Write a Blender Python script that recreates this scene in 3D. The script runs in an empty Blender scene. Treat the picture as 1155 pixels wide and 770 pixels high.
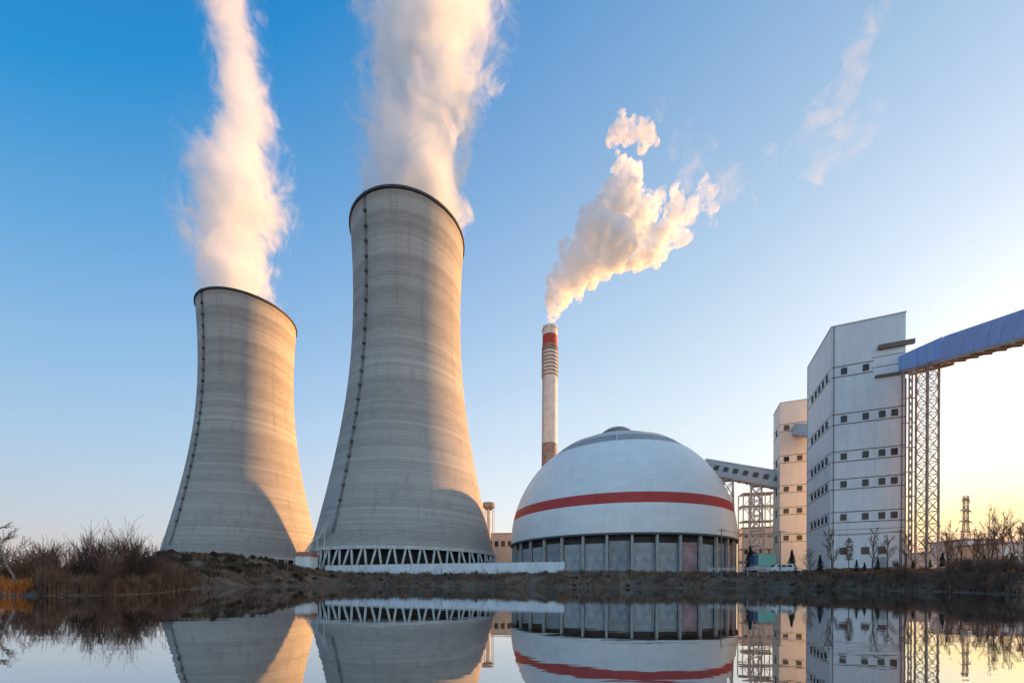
import bpy, math, random
import numpy as np
from mathutils import Vector, Matrix, noise as mnoise

R_ = math.radians
PI = math.pi
sc = bpy.context.scene
COL = sc.collection
rng = random.Random(11)

# ------------------------------------------------------------------ camera constants (1155 px wide photograph)
F, CX, YH, CAMZ, ROLL = 440.0, 577.5, 657.4, 1.0, R_(0.26)
SUN_AZ, SUN_EL = R_(58.0), R_(14.0)
SUN_DIR = Vector((math.sin(SUN_AZ) * math.cos(SUN_EL), math.cos(SUN_AZ) * math.cos(SUN_EL), math.sin(SUN_EL)))


def px(x, Y):
    """world X of photo column x at depth Y"""
    return (x - CX) / F * Y


def pz(x, y, Y):
    """world Z of photo pixel (x, y) at depth Y"""
    return CAMZ + (YH + (x - CX) * math.sin(ROLL) - y) / F * Y


# ------------------------------------------------------------------ node helpers
def new_mat(name):
    m = bpy.data.materials.new(name)
    m.use_nodes = True
    nt = m.node_tree
    for n in list(nt.nodes):
        nt.nodes.remove(n)
    out = nt.nodes.new('ShaderNodeOutputMaterial')
    return m, nt, out


def N(nt, typ, **kw):
    n = nt.nodes.new(typ)
    for k, v in kw.items():
        if k in n.inputs.keys() if isinstance(k, str) else False:
            n.inputs[k].default_value = v
        else:
            setattr(n, k, v)
    return n


def L(nt, a, b):
    nt.links.new(a, b)


def math_n(nt, op, a, b=None, clamp=False):
    n = nt.nodes.new('ShaderNodeMath')
    n.operation = op
    n.use_clamp = clamp
    for i, v in enumerate((a, b)):
        if v is None:
            continue
        if isinstance(v, (int, float)):
            n.inputs[i].default_value = v
        else:
            nt.links.new(v, n.inputs[i])
    return n.outputs[0]


def smooth(nt, v, a, b, c=0.0, d=1.0):
    n = nt.nodes.new('ShaderNodeMapRange')
    n.interpolation_type = 'SMOOTHSTEP'
    nt.links.new(v, n.inputs['Value'])
    n.inputs['From Min'].default_value = a
    n.inputs['From Max'].default_value = b
    n.inputs['To Min'].default_value = c
    n.inputs['To Max'].default_value = d
    return n.outputs['Result']


def noise_n(nt, vec, scale, detail=4.0, rough=0.55, dist=0.0):
    n = nt.nodes.new('ShaderNodeTexNoise')
    n.inputs['Scale'].default_value = scale
    n.inputs['Detail'].default_value = detail
    n.inputs['Roughness'].default_value = rough
    n.inputs['Distortion'].default_value = dist
    if vec is not None:
        nt.links.new(vec, n.inputs['Vector'])
    return n


def mapping(nt, vec, scale=(1, 1, 1), loc=(0, 0, 0)):
    n = nt.nodes.new('ShaderNodeMapping')
    n.inputs['Scale'].default_value = scale
    n.inputs['Location'].default_value = loc
    nt.links.new(vec, n.inputs['Vector'])
    return n.outputs[0]


def mixc(nt, fac, a, b, mode='MIX'):
    n = nt.nodes.new('ShaderNodeMix')
    n.data_type = 'RGBA'
    n.blend_type = mode
    if isinstance(fac, (int, float)):
        n.inputs[0].default_value = fac
    else:
        nt.links.new(fac, n.inputs[0])
    for sock, v in ((n.inputs[6], a), (n.inputs[7], b)):
        if isinstance(v, tuple):
            sock.default_value = (*v, 1) if len(v) == 3 else v
        else:
            nt.links.new(v, sock)
    return n.outputs[2]


def coord(nt, kind='Object'):
    return nt.nodes.new('ShaderNodeTexCoord').outputs[kind]


def sepz(nt, vec):
    n = nt.nodes.new('ShaderNodeSeparateXYZ')
    nt.links.new(vec, n.inputs[0])
    return n.outputs


def plain(name, col, rough=0.6, metal=0.0, var=0.12, scale=0.6, bump=0.0, dirt=None, spec=0.3):
    """painted / weathered surface with blotchy variation"""
    m, nt, out = new_mat(name)
    b = N(nt, 'ShaderNodeBsdfPrincipled')
    b.inputs['Roughness'].default_value = rough
    b.inputs['Metallic'].default_value = metal
    b.inputs['Specular IOR Level'].default_value = spec
    co = coord(nt)
    n1 = noise_n(nt, co, scale, 5, 0.6)
    lo = tuple(c * (1 - var) for c in col)
    hi = tuple(min(1, c * (1 + var)) for c in col)
    c = mixc(nt, smooth(nt, n1.outputs[0], 0.3, 0.7), lo, hi)
    if dirt:
        n2 = noise_n(nt, mapping(nt, co, (1.2, 1.2, 0.12)), scale * 1.7, 4, 0.6)
        c = mixc(nt, smooth(nt, n2.outputs[0], 0.52, 0.75, 0, dirt[3]), c, dirt[:3])
    L(nt, c, b.inputs['Base Color'])
    if bump:
        bp = nt.nodes.new('ShaderNodeBump')
        bp.inputs['Strength'].default_value = bump
        L(nt, n1.outputs[0], bp.inputs['Height'])
        L(nt, bp.outputs[0], b.inputs['Normal'])
    L(nt, b.outputs[0], out.inputs['Surface'])
    return m


def concrete_shell():
    m, nt, out = new_mat('tower_concrete')
    b = N(nt, 'ShaderNodeBsdfPrincipled')
    b.inputs['Roughness'].default_value = 0.88
    b.inputs['Specular IOR Level'].default_value = 0.15
    co = coord(nt)
    xyz = sepz(nt, co)
    # each cast lift has its own tone
    nz = noise_n(nt, co, 0.05, 2, 0.5)
    zz = math_n(nt, 'ADD', xyz[2], math_n(nt, 'MULTIPLY', nz.outputs[0], 0.5))
    lift = math_n(nt, 'FLOOR', math_n(nt, 'DIVIDE', zz, 1.5))
    wn = nt.nodes.new('ShaderNodeTexWhiteNoise')
    wn.noise_dimensions = '1D'
    L(nt, lift, wn.inputs['W'])
    fr = math_n(nt, 'FRACT', math_n(nt, 'DIVIDE', zz, 1.5))
    seam = smooth(nt, fr, 0.0, 0.14, 1.0, 0.0)
    # broad bands and streaks
    band = noise_n(nt, mapping(nt, co, (0.002, 0.002, 0.09)), 1.0, 3, 0.6)
    streak = noise_n(nt, mapping(nt, co, (0.35, 0.35, 0.012)), 1.0, 4, 0.6)
    fine = noise_n(nt, mapping(nt, co, (0.25, 0.25, 1.1)), 1.0, 5, 0.65)
    blot = noise_n(nt, co, 0.045, 4, 0.6)
    c = mixc(nt, smooth(nt, band.outputs[0], 0.40, 0.60), (0.335, 0.317, 0.297), (0.45, 0.428, 0.398))
    c = mixc(nt, math_n(nt, 'MULTIPLY', wn.outputs[0], 0.45), c, (0.25, 0.235, 0.215))
    c = mixc(nt, smooth(nt, fine.outputs[0], 0.42, 0.72, 0, 0.40), c, (0.47, 0.45, 0.42))
    c = mixc(nt, smooth(nt, streak.outputs[0], 0.52, 0.75, 0, 0.38), c, (0.19, 0.18, 0.175))
    c = mixc(nt, smooth(nt, blot.outputs[0], 0.5, 0.75, 0, 0.28), c, (0.24, 0.225, 0.205))
    c = mixc(nt, math_n(nt, 'MULTIPLY', math_n(nt, 'MULTIPLY', seam, smooth(nt, noise_n(nt, mapping(nt, co, (0.05, 0.05, 0.7), (2, 8, 1)), 1.0, 3, 0.6).outputs[0], 0.4, 0.62, 0.25, 1.0)), 0.62), c, (0.13, 0.125, 0.12))
    # a few pale repaired bands
    pale = noise_n(nt, mapping(nt, co, (0.004, 0.004, 0.22), (3.1, 0, 7.7)), 1.0, 2, 0.5)
    c = mixc(nt, smooth(nt, pale.outputs[0], 0.62, 0.70, 0, 0.30), c, (0.55, 0.54, 0.52))
    L(nt, c, b.inputs['Base Color'])
    bp = nt.nodes.new('ShaderNodeBump')
    bp.inputs['Strength'].default_value = 0.25
    bp.inputs['Distance'].default_value = 0.2
    L(nt, math_n(nt, 'SUBTRACT', fine.outputs[0], seam), bp.inputs['Height'])
    L(nt, bp.outputs[0], b.inputs['Normal'])
    L(nt, b.outputs[0], out.inputs['Surface'])
    return m


def cladding(name, col, rib=0.35, hseam=2.4, dirt=0.25, dirtcol=(0.3, 0.27, 0.24)):
    """ribbed metal cladding: vertical ribs, sheet joints, rain streaks"""
    m, nt, out = new_mat(name)
    b = N(nt, 'ShaderNodeBsdfPrincipled')
    b.inputs['Roughness'].default_value = 0.5
    b.inputs['Specular IOR Level'].default_value = 0.35
    co = coord(nt)
    xyz = sepz(nt, co)
    s = math_n(nt, 'ADD', xyz[0], xyz[1])
    ribs = math_n(nt, 'SINE', math_n(nt, 'MULTIPLY', s, 2 * PI / rib))
    row = math_n(nt, 'FLOOR', math_n(nt, 'DIVIDE', xyz[2], hseam))
    colm = math_n(nt, 'FLOOR', math_n(nt, 'DIVIDE', s, 1.1))
    cb = nt.nodes.new('ShaderNodeCombineXYZ')
    L(nt, row, cb.inputs[0])
    L(nt, colm, cb.inputs[1])
    wn = nt.nodes.new('ShaderNodeTexWhiteNoise')
    wn.noise_dimensions = '2D'
    L(nt, cb.outputs[0], wn.inputs['Vector'])
    fz = math_n(nt, 'FRACT', math_n(nt, 'DIVIDE', xyz[2], hseam))
    seam = smooth(nt, fz, 0.0, 0.035, 1.0, 0.0)
    st = noise_n(nt, mapping(nt, co, (0.9, 0.9, 0.05)), 1.0, 5, 0.6)
    bl = noise_n(nt, co, 0.12, 4, 0.6)
    lo = tuple(c * 0.94 for c in col)
    c = mixc(nt, wn.outputs[0], col, lo)
    c = mixc(nt, smooth(nt, bl.outputs[0], 0.35, 0.7, 0, 0.2), c, tuple(x * 0.82 for x in col))
    c = mixc(nt, smooth(nt, st.outputs[0], 0.5, 0.75, 0, dirt), c, dirtcol)
    c = mixc(nt, math_n(nt, 'MULTIPLY', seam, 0.18), c, tuple(x * 0.4 for x in col))
    L(nt, c, b.inputs['Base Color'])
    bp = nt.nodes.new('ShaderNodeBump')
    bp.inputs['Strength'].default_value = 0.25
    bp.inputs['Distance'].default_value = 0.04
    L(nt, ribs, bp.inputs['Height'])
    L(nt, bp.outputs[0], b.inputs['Normal'])
    L(nt, b.outputs[0], out.inputs['Surface'])
    return m


def dome_paint():
    """white dome sheets: meridian and ring seams, stains, a red painted belt between two heights"""
    m, nt, out = new_mat('dome_paint')
    b = N(nt, 'ShaderNodeBsdfPrincipled')
    b.inputs['Roughness'].default_value = 0.55
    b.inputs['Specular IOR Level'].default_value = 0.3
    co = coord(nt)
    xyz = sepz(nt, co)
    ang = math_n(nt, 'ARCTAN2', xyz[1], xyz[0])
    a = math_n(nt, 'MULTIPLY', ang, 72 / (2 * PI))
    zr = math_n(nt, 'DIVIDE', xyz[2], 2.6)
    cb = nt.nodes.new('ShaderNodeCombineXYZ')
    L(nt, math_n(nt, 'FLOOR', a), cb.inputs[0])
    L(nt, math_n(nt, 'FLOOR', zr), cb.inputs[1])
    wn = nt.nodes.new('ShaderNodeTexWhiteNoise')
    wn.noise_dimensions = '2D'
    L(nt, cb.outputs[0], wn.inputs['Vector'])
    sz = smooth(nt, math_n(nt, 'FRACT', zr), 0, 0.05, 1, 0)
    sa = smooth(nt, math_n(nt, 'FRACT', a), 0, 0.03, 1, 0)
    seam = math_n(nt, 'MAXIMUM', sz, sa)
    white = (0.80, 0.80, 0.78)
    c = mixc(nt, wn.outputs[0], white, tuple(x * 0.93 for x in white))
    bl = noise_n(nt, co, 0.07, 5, 0.6)
    c = mixc(nt, smooth(nt, bl.outputs[0], 0.4, 0.75, 0, 0.2), c, (0.62, 0.63, 0.62))
    cbs = nt.nodes.new('ShaderNodeCombineXYZ')
    L(nt, math_n(nt, 'MULTIPLY', ang, 30.0), cbs.inputs[0])
    L(nt, math_n(nt, 'MULTIPLY', xyz[2], 0.06), cbs.inputs[1])
    st = noise_n(nt, cbs.outputs[0], 1.0, 5, 0.6)
    c = mixc(nt, smooth(nt, st.outputs[0], 0.52, 0.78, 0, 0.28), c, (0.5, 0.48, 0.44))
    # red belt (object z is height above the dome's base)
    up = smooth(nt, xyz[2], 25.15, 25.2)
    dn = smooth(nt, xyz[2], 29.15, 29.2, 1, 0)
    red = mixc(nt, wn.outputs[0], (0.52, 0.055, 0.045), (0.44, 0.045, 0.04))
    c = mixc(nt, math_n(nt, 'MULTIPLY', up, dn), c, red)
    c = mixc(nt, math_n(nt, 'MULTIPLY', seam, 0.2), c, (0.32, 0.33, 0.34))
    L(nt, c, b.inputs['Base Color'])
    L(nt, b.outputs[0], out.inputs['Surface'])
    return m


def glass_mat(name, tint=(0.02, 0.025, 0.03)):
    m, nt, out = new_mat(name)
    b = N(nt, 'ShaderNodeBsdfPrincipled')
    b.inputs['Base Color'].default_value = (*tint, 1)
    b.inputs['Roughness'].default_value = 0.12
    b.inputs['Specular IOR Level'].default_value = 0.5
    L(nt, b.outputs[0], out.inputs['Surface'])
    return m


def veg_mat(name, c1, c2, c3=None, scale=0.35):
    m, nt, out = new_mat(name)
    b = N(nt, 'ShaderNodeBsdfPrincipled')
    b.inputs['Roughness'].default_value = 0.85
    b.inputs['Specular IOR Level'].default_value = 0.1
    co = coord(nt)
    n1 = noise_n(nt, co, scale, 4, 0.7)
    c = mixc(nt, smooth(nt, n1.outputs[0], 0.35, 0.65), c1, c2)
    if c3:
        n2 = noise_n(nt, mapping(nt, co, (1, 1, 1), (9, 4, 2)), scale * 2.5, 4, 0.7)
        c = mixc(nt, smooth(nt, n2.outputs[0], 0.48, 0.66), c, c3)
    L(nt, c, b.inputs['Base Color'])
    L(nt, b.outputs[0], out.inputs['Surface'])
    return m


M = {}
M['concrete'] = concrete_shell()
M['pale_concrete'] = plain('pale_concrete', (0.50, 0.49, 0.47), 0.8, var=0.15, dirt=(0.25, 0.24, 0.22, 0.5))
M['column_grey'] = plain('column_grey', (0.38, 0.38, 0.37), 0.8, var=0.15, dirt=(0.22, 0.21, 0.2, 0.5))
M['grey_concrete'] = plain('grey_concrete', (0.30, 0.29, 0.28), 0.85, var=0.2, dirt=(0.16, 0.15, 0.14, 0.5))
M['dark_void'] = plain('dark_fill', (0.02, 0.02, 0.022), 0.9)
M['dark_metal'] = plain('dark_metal', (0.05, 0.05, 0.055), 0.6, var=0.3)
M['rail_metal'] = plain('rail_metal', (0.13, 0.13, 0.14), 0.55, var=0.3)
M['dome'] = dome_paint()
M['dome_grey'] = plain('dome_grey', (0.27, 0.295, 0.30), 0.5, var=0.2, dirt=(0.12, 0.12, 0.12, 0.5))
M['dome_pale'] = plain('dome_pale', (0.52, 0.54, 0.54), 0.5, var=0.12)
M['dome_mid'] = plain('dome_mid', (0.44, 0.46, 0.46), 0.5, var=0.15)
M['soffit'] = plain('soffit', (0.10, 0.11, 0.115), 0.7)
M['panel_grey'] = plain('panel_grey', (0.34, 0.36, 0.37), 0.6, var=0.22, scale=0.35, dirt=(0.16, 0.16, 0.16, 0.6))
M['panel_dark'] = plain('panel_dark', (0.25, 0.27, 0.285), 0.6, var=0.25, scale=0.35, dirt=(0.13, 0.13, 0.13, 0.6))
M['panel_pink'] = plain('panel_pink', (0.42, 0.27, 0.27), 0.6, var=0.3, scale=0.3, dirt=(0.3, 0.3, 0.31, 0.6))
M['white_clad'] = cladding('white_cladding', (0.74, 0.75, 0.75))
M['cream_clad'] = cladding('cream_cladding', (0.74, 0.68, 0.60), dirt=0.2)
M['grey_clad'] = cladding('grey_cladding', (0.50, 0.51, 0.52), dirt=0.3)
M['blue_clad'] = cladding('blue_cladding', (0.34, 0.45, 0.76), rib=0.5, hseam=30, dirt=0.45, dirtcol=(0.42, 0.44, 0.54))
M['brown_steel'] = plain('brown_steel', (0.40, 0.30, 0.23), 0.6, var=0.3, dirt=(0.25, 0.10, 0.05, 0.5))
M['tan_steel'] = plain('tan_steel', (0.48, 0.37, 0.28), 0.6, var=0.25)
M['pink_steel'] = plain('pink_steel', (0.54, 0.46, 0.41), 0.6, var=0.25)
M['trim_dark'] = plain('trim_dark', (0.10, 0.11, 0.13), 0.5)
M['trim_brown'] = plain('trim_brown', (0.17, 0.13, 0.11), 0.6)
M['frame_dark'] = plain('frame_dark', (0.06, 0.065, 0.07), 0.5)
M['frame_pale'] = plain('frame_pale', (0.6, 0.6, 0.58), 0.5)
M['link_grey'] = plain('link_grey', (0.45, 0.50, 0.58), 0.5)
M['glass'] = glass_mat('window_glass')
M['white_wall'] = plain('white_wall', (0.66, 0.68, 0.70), 0.75, var=0.1, scale=0.25, dirt=(0.36, 0.34, 0.31, 0.5))
M['chim_white'] = plain('chimney_white', (0.68, 0.64, 0.61), 0.75, var=0.12, scale=0.2, dirt=(0.34, 0.29, 0.25, 0.5))
M['chim_red'] = plain('chimney_red', (0.40, 0.07, 0.05), 0.7, var=0.2, scale=0.4, dirt=(0.24, 0.06, 0.04, 0.5))
M['chim_rust'] = plain('chimney_rust', (0.29, 0.215, 0.19), 0.75, var=0.25, scale=0.4)
M['peach_wall'] = plain('peach_wall', (0.68, 0.61, 0.54), 0.8, var=0.12, scale=0.3, dirt=(0.36, 0.28, 0.23, 0.4))
M['roof_red'] = plain('roof_red', (0.38, 0.15, 0.09), 0.8, var=0.2)
M['roof_grey'] = plain('roof_grey', (0.26, 0.25, 0.25), 0.8, var=0.2)
M['bark'] = plain('bark', (0.10, 0.075, 0.06), 0.9, var=0.35, scale=3)
M['bark_pale'] = plain('bark_pale', (0.22, 0.18, 0.15), 0.9, var=0.3, scale=3)
M['twigs_dark'] = veg_mat('twigs_dark', (0.06, 0.04, 0.032), (0.095, 0.063, 0.05))
M['twigs_brown'] = veg_mat('twigs_brown', (0.13, 0.085, 0.062), (0.19, 0.13, 0.095))
M['twigs_red'] = veg_mat('twigs_red', (0.15, 0.085, 0.06), (0.21, 0.13, 0.10))
M['conifer'] = veg_mat('conifer', (0.022, 0.030, 0.022), (0.045, 0.05, 0.032))
M['scrub_dark'] = veg_mat('scrub_dark', (0.04, 0.038, 0.026), (0.07, 0.055, 0.036))
M['rusty_foliage'] = veg_mat('rusty_foliage', (0.13, 0.065, 0.03), (0.19, 0.10, 0.05))
M['bed_rust'] = veg_mat('bed_rust', (0.24, 0.11, 0.065), (0.36, 0.17, 0.10), (0.16, 0.085, 0.055))
M['olive'] = veg_mat('olive_scrub', (0.045, 0.042, 0.026), (0.085, 0.068, 0.04), (0.10, 0.07, 0.05))
M['dry_grass'] = veg_mat('dry_grass', (0.17, 0.11, 0.075), (0.30, 0.19, 0.12), (0.11, 0.07, 0.055), 0.25)
M['reed'] = veg_mat('reed', (0.11, 0.06, 0.042), (0.19, 0.115, 0.075), (0.07, 0.042, 0.034), 0.5)
M['orange_grass'] = veg_mat('orange_grass', (0.52, 0.16, 0.035), (0.66, 0.25, 0.06), (0.30, 0.10, 0.04), 0.9)
M['stone'] = plain('stone', (0.15, 0.125, 0.105), 0.85, var=0.3, scale=2)
M['car_white'] = plain('car_white', (0.75, 0.76, 0.78), 0.3, var=0.04, spec=0.5)
M['tyre'] = plain('tyre', (0.02, 0.02, 0.02), 0.85)
M['mint'] = plain('mint_green', (0.24, 0.48, 0.38), 0.55, var=0.1)
M['navy'] = plain('navy_blue', (0.05, 0.08, 0.16), 0.55, var=0.15)
M['pole'] = plain('pole_grey', (0.16, 0.15, 0.14), 0.7, var=0.2)


# ------------------------------------------------------------------ mesh helpers
class MB:
    def __init__(self):
        self.v, self.f, self.mi = [], [], []
        self.cur = 0

    def add(self, vs, fs):
        o = len(self.v)
        self.v += [tuple(p) for p in vs]
        self.f += [tuple(i + o for i in f) for f in fs]
        self.mi += [self.cur] * len(fs)
        return self

    def box(self, x0, x1, y0, y1, z0, z1):
        vs = [(x, y, z) for z in (z0, z1) for y in (y0, y1) for x in (x0, x1)]
        return self.add(vs, [(0, 2, 3, 1), (4, 5, 7, 6), (0, 1, 5, 4), (2, 6, 7, 3), (0, 4, 6, 2), (1, 3, 7, 5)])

    def tube(self, a, b, r0, r1=None, n=6, caps=True):
        a, b = Vector(a), Vector(b)
        r1 = r0 if r1 is None else r1
        d = (b - a)
        if d.length < 1e-6:
            return self
        d.normalize()
        u = d.orthogonal().normalized()
        w = d.cross(u)
        vs = []
        for p, r in ((a, r0), (b, r1)):
            for i in range(n):
                t = 2 * PI * i / n
                vs.append(p + u * (r * math.cos(t)) + w * (r * math.sin(t)))
        fs = [(i, (i + 1) % n, n + (i + 1) % n, n + i) for i in range(n)]
        if caps:
            fs += [tuple(range(n - 1, -1, -1)), tuple(range(n, 2 * n))]
        return self.add(vs, fs)

    def bar(self, a, b, w, h=None):
        """square bar between two points"""
        h = w if h is None else h
        a, b = Vector(a), Vector(b)
        d = (b - a).normalized()
        up = Vector((0, 0, 1)) if abs(d.z) < 0.95 else Vector((1, 0, 0))
        s = d.cross(up).normalized()
        u = s.cross(d)
        vs = []
        for p in (a, b):
            for i, j in ((-1, -1), (1, -1), (1, 1), (-1, 1)):
                vs.append(p + s * (w / 2 * i) + u * (h / 2 * j))
        return self.add(vs, [(3, 2, 1, 0), (4, 5, 6, 7), (0, 1, 5, 4), (1, 2, 6, 5), (2, 3, 7, 6), (3, 0, 4, 7)])

    def lathe(self, prof, n=96, closed=False):
        """profile [(r, z)...] about local z"""
        vs = []
        for r, z in prof:
            for i in range(n):
                t = 2 * PI * i / n
                vs.append((r * math.cos(t), r * math.sin(t), z))
        fs = []
        k = len(prof)
        for j in range(k if closed else k - 1):
            j2 = (j + 1) % k
            for i in range(n):
                i2 = (i + 1) % n
                fs.append((j * n + i, j * n + i2, j2 * n + i2, j2 * n + i))
        return self.add(vs, fs)

    def prism(self, poly, z0, z1):
        n = len(poly)
        vs = [(x, y, z0) for x, y in poly] + [(x, y, z1) for x, y in poly]
        fs = [(i, (i + 1) % n, n + (i + 1) % n, n + i) for i in range(n)]
        fs += [tuple(range(n - 1, -1, -1)), tuple(range(n, 2 * n))]
        return self.add(vs, fs)

    def sphere(self, c, r, n=8, m=6, sz=1.0):
        vs, fs = [], []
        for j in range(m + 1):
            p = PI * j / m
            for i in range(n):
                t = 2 * PI * i / n
                vs.append((c[0] + r * math.sin(p) * math.cos(t), c[1] + r * math.sin(p) * math.sin(t), c[2] + r * sz * math.cos(p)))
        for j in range(m):
            for i in range(n):
                fs.append((j * n + i, (j + 1) * n + i, (j + 1) * n + (i + 1) % n, j * n + (i + 1) % n))
        return self.add(vs, fs)

    def build(self, name, mats, parent=None, smooth_=False, loc=None, rz=0.0):
        me = bpy.data.meshes.new(name)
        me.from_pydata(self.v, [], self.f)
        mats = mats if isinstance(mats, (list, tuple)) else [mats]
        for m in mats:
            me.materials.append(m)
        if len(mats) > 1:
            me.polygons.foreach_set('material_index', self.mi)
        if smooth_:
            me.polygons.foreach_set('use_smooth', [True] * len(me.polygons))
        me.update()
        o = bpy.data.objects.new(name, me)
        COL.objects.link(o)
        if parent:
            o.parent = parent
        if loc:
            o.location = loc
            o.rotation_euler = (0, 0, rz)
        return o


def tag(o, label=None, cat=None, group=None, kind=None):
    for k, v in (('label', label), ('category', cat), ('group', group), ('kind', kind)):
        if v:
            o[k] = v
    return o


def thing(name, label, cat, loc, rz=0.0, group=None):
    o = bpy.data.objects.new(name, None)
    o.empty_display_size = 1
    COL.objects.link(o)
    o.location = loc
    o.rotation_euler = (0, 0, rz)
    return tag(o, label, cat, group)


def share(name, data, parent, loc=(0, 0, 0), rz=0.0):
    o = bpy.data.objects.new(name, data)
    COL.objects.link(o)
    o.parent = parent
    o.location = loc
    o.rotation_euler = (0, 0, rz)
    return o


def copy_thing(src, loc, rz, scale=1.0, label=None, group=None):
    r = src.copy()
    COL.objects.link(r)
    r.location = loc
    r.rotation_euler = (0, 0, rz)
    r.scale = (scale,) * 3 if not isinstance(scale, tuple) else scale
    for ch in list(src.children):
        c = ch.copy()
        COL.objects.link(c)
        c.parent = r
        for g in list(ch.children):
            d = g.copy()
            COL.objects.link(d)
            d.parent = c
    if label:
        r['label'] = label
    if group:
        r['group'] = group
    return r


# ------------------------------------------------------------------ terrain and water
SH_X = [-900, -400, -150, 0, 60, 130, 180, 215, 250, 290, 340, 380, 430, 500, 635, 700, 850, 950, 1030, 1090, 1155, 1400, 2500]
SH_Y = [20, 23, 25, 26.5, 27, 28, 34, 52, 68, 84, 104, 116, 118, 112, 98, 100, 93, 80, 66, 52, 41, 26, 20]


def shore(u):
    return np.interp(u, SH_X, SH_Y)


def terrain_h(X, Y):
    """height of the land; arrays in metres"""
    X = np.asarray(X, float)
    Y = np.asarray(Y, float)
    Ys = np.maximum(Y, 0.5)
    u = np.clip(CX + X / Ys * F, -900, 2500)
    s = shore(u)
    d = Y - s                                   # metres behind the far waterline
    # plateau of the plant and the width of the bank
    plate = np.interp(u, [-200, 0, 140, 230, 330, 400, 700, 880, 960, 1155, 1500], [0.9, 0.95, 1.3, 2.6, 3.6, 3.9, 4.1, 3.6, 3.1, 2.8, 2.6])
    wid = np.interp(u, [-200, 0, 180, 330, 450, 700, 960, 1155], [4, 4, 8, 16, 9, 9, 9, 14])
    t = np.clip(d / wid, 0, 1)
    h = plate * (t * t * (3 - 2 * t)) ** 0.7
    # second rise towards the plant yard
    d2 = np.clip((d - wid) / 16.0, 0, 1)
    yard = np.interp(u, [-200, 100, 250, 400, 700, 860, 960, 1155, 1500], [1.6, 2.4, 4.3, 4.4, 4.4, 4.6, 5.4, 4.6, 4.4])
    h = h + (yard - plate) * d2 * d2 * (3 - 2 * d2)
    # grassy mound in front of the far cooling tower
    crest = np.interp(u, [-100, 40, 120, 180, 250, 275, 300, 340, 375, 400], [0.5, 1.5, 4.2, 6.9, 7.1, 6.2, 5.2, 3.4, 2.6, 0.0])
    Yc = np.interp(u, [0, 180, 260, 340, 400], [62, 84, 100, 122, 132])
    base = np.interp(u, [-100, 180, 300, 400], [1.4, 3.0, 4.2, 4.4])
    g = np.exp(-((Y - Yc) / np.where(Y < Yc, 11.0, 9.0)) ** 2)
    crest_abs = CAMZ + np.interp(u, [40, 120, 180, 250, 275, 300, 340, 375, 400], [7, 20, 29.5, 30.2, 27.5, 23.5, 15.5, 11, 10]) / F * Yc
    h = np.where((u > -50) & (u < 400), np.maximum(h, h + (np.maximum(crest_abs, h) - h) * g), h)
    # under water
    h = np.where(d < 0, np.maximum(-1.6, d * 0.35 - 0.05), np.maximum(h, np.minimum(0.05 + d * 0.5, 0.35)))
    # the shore the camera stands on
    near = np.clip((2.2 - Y) / 3.0, 0, 1)
    h = np.where(Y < 2.2, np.maximum(h * 0 - 0.5, -0.45 + near * 1.0), h)
    side = np.clip((np.abs(X) - 1.2 * np.maximum(Y, 0) * 1.6 - 12) / 12.0, 0, 1)
    h = np.where((Y < 20), np.maximum(h, -0.6 + side * 1.6), h)
    return h


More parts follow.
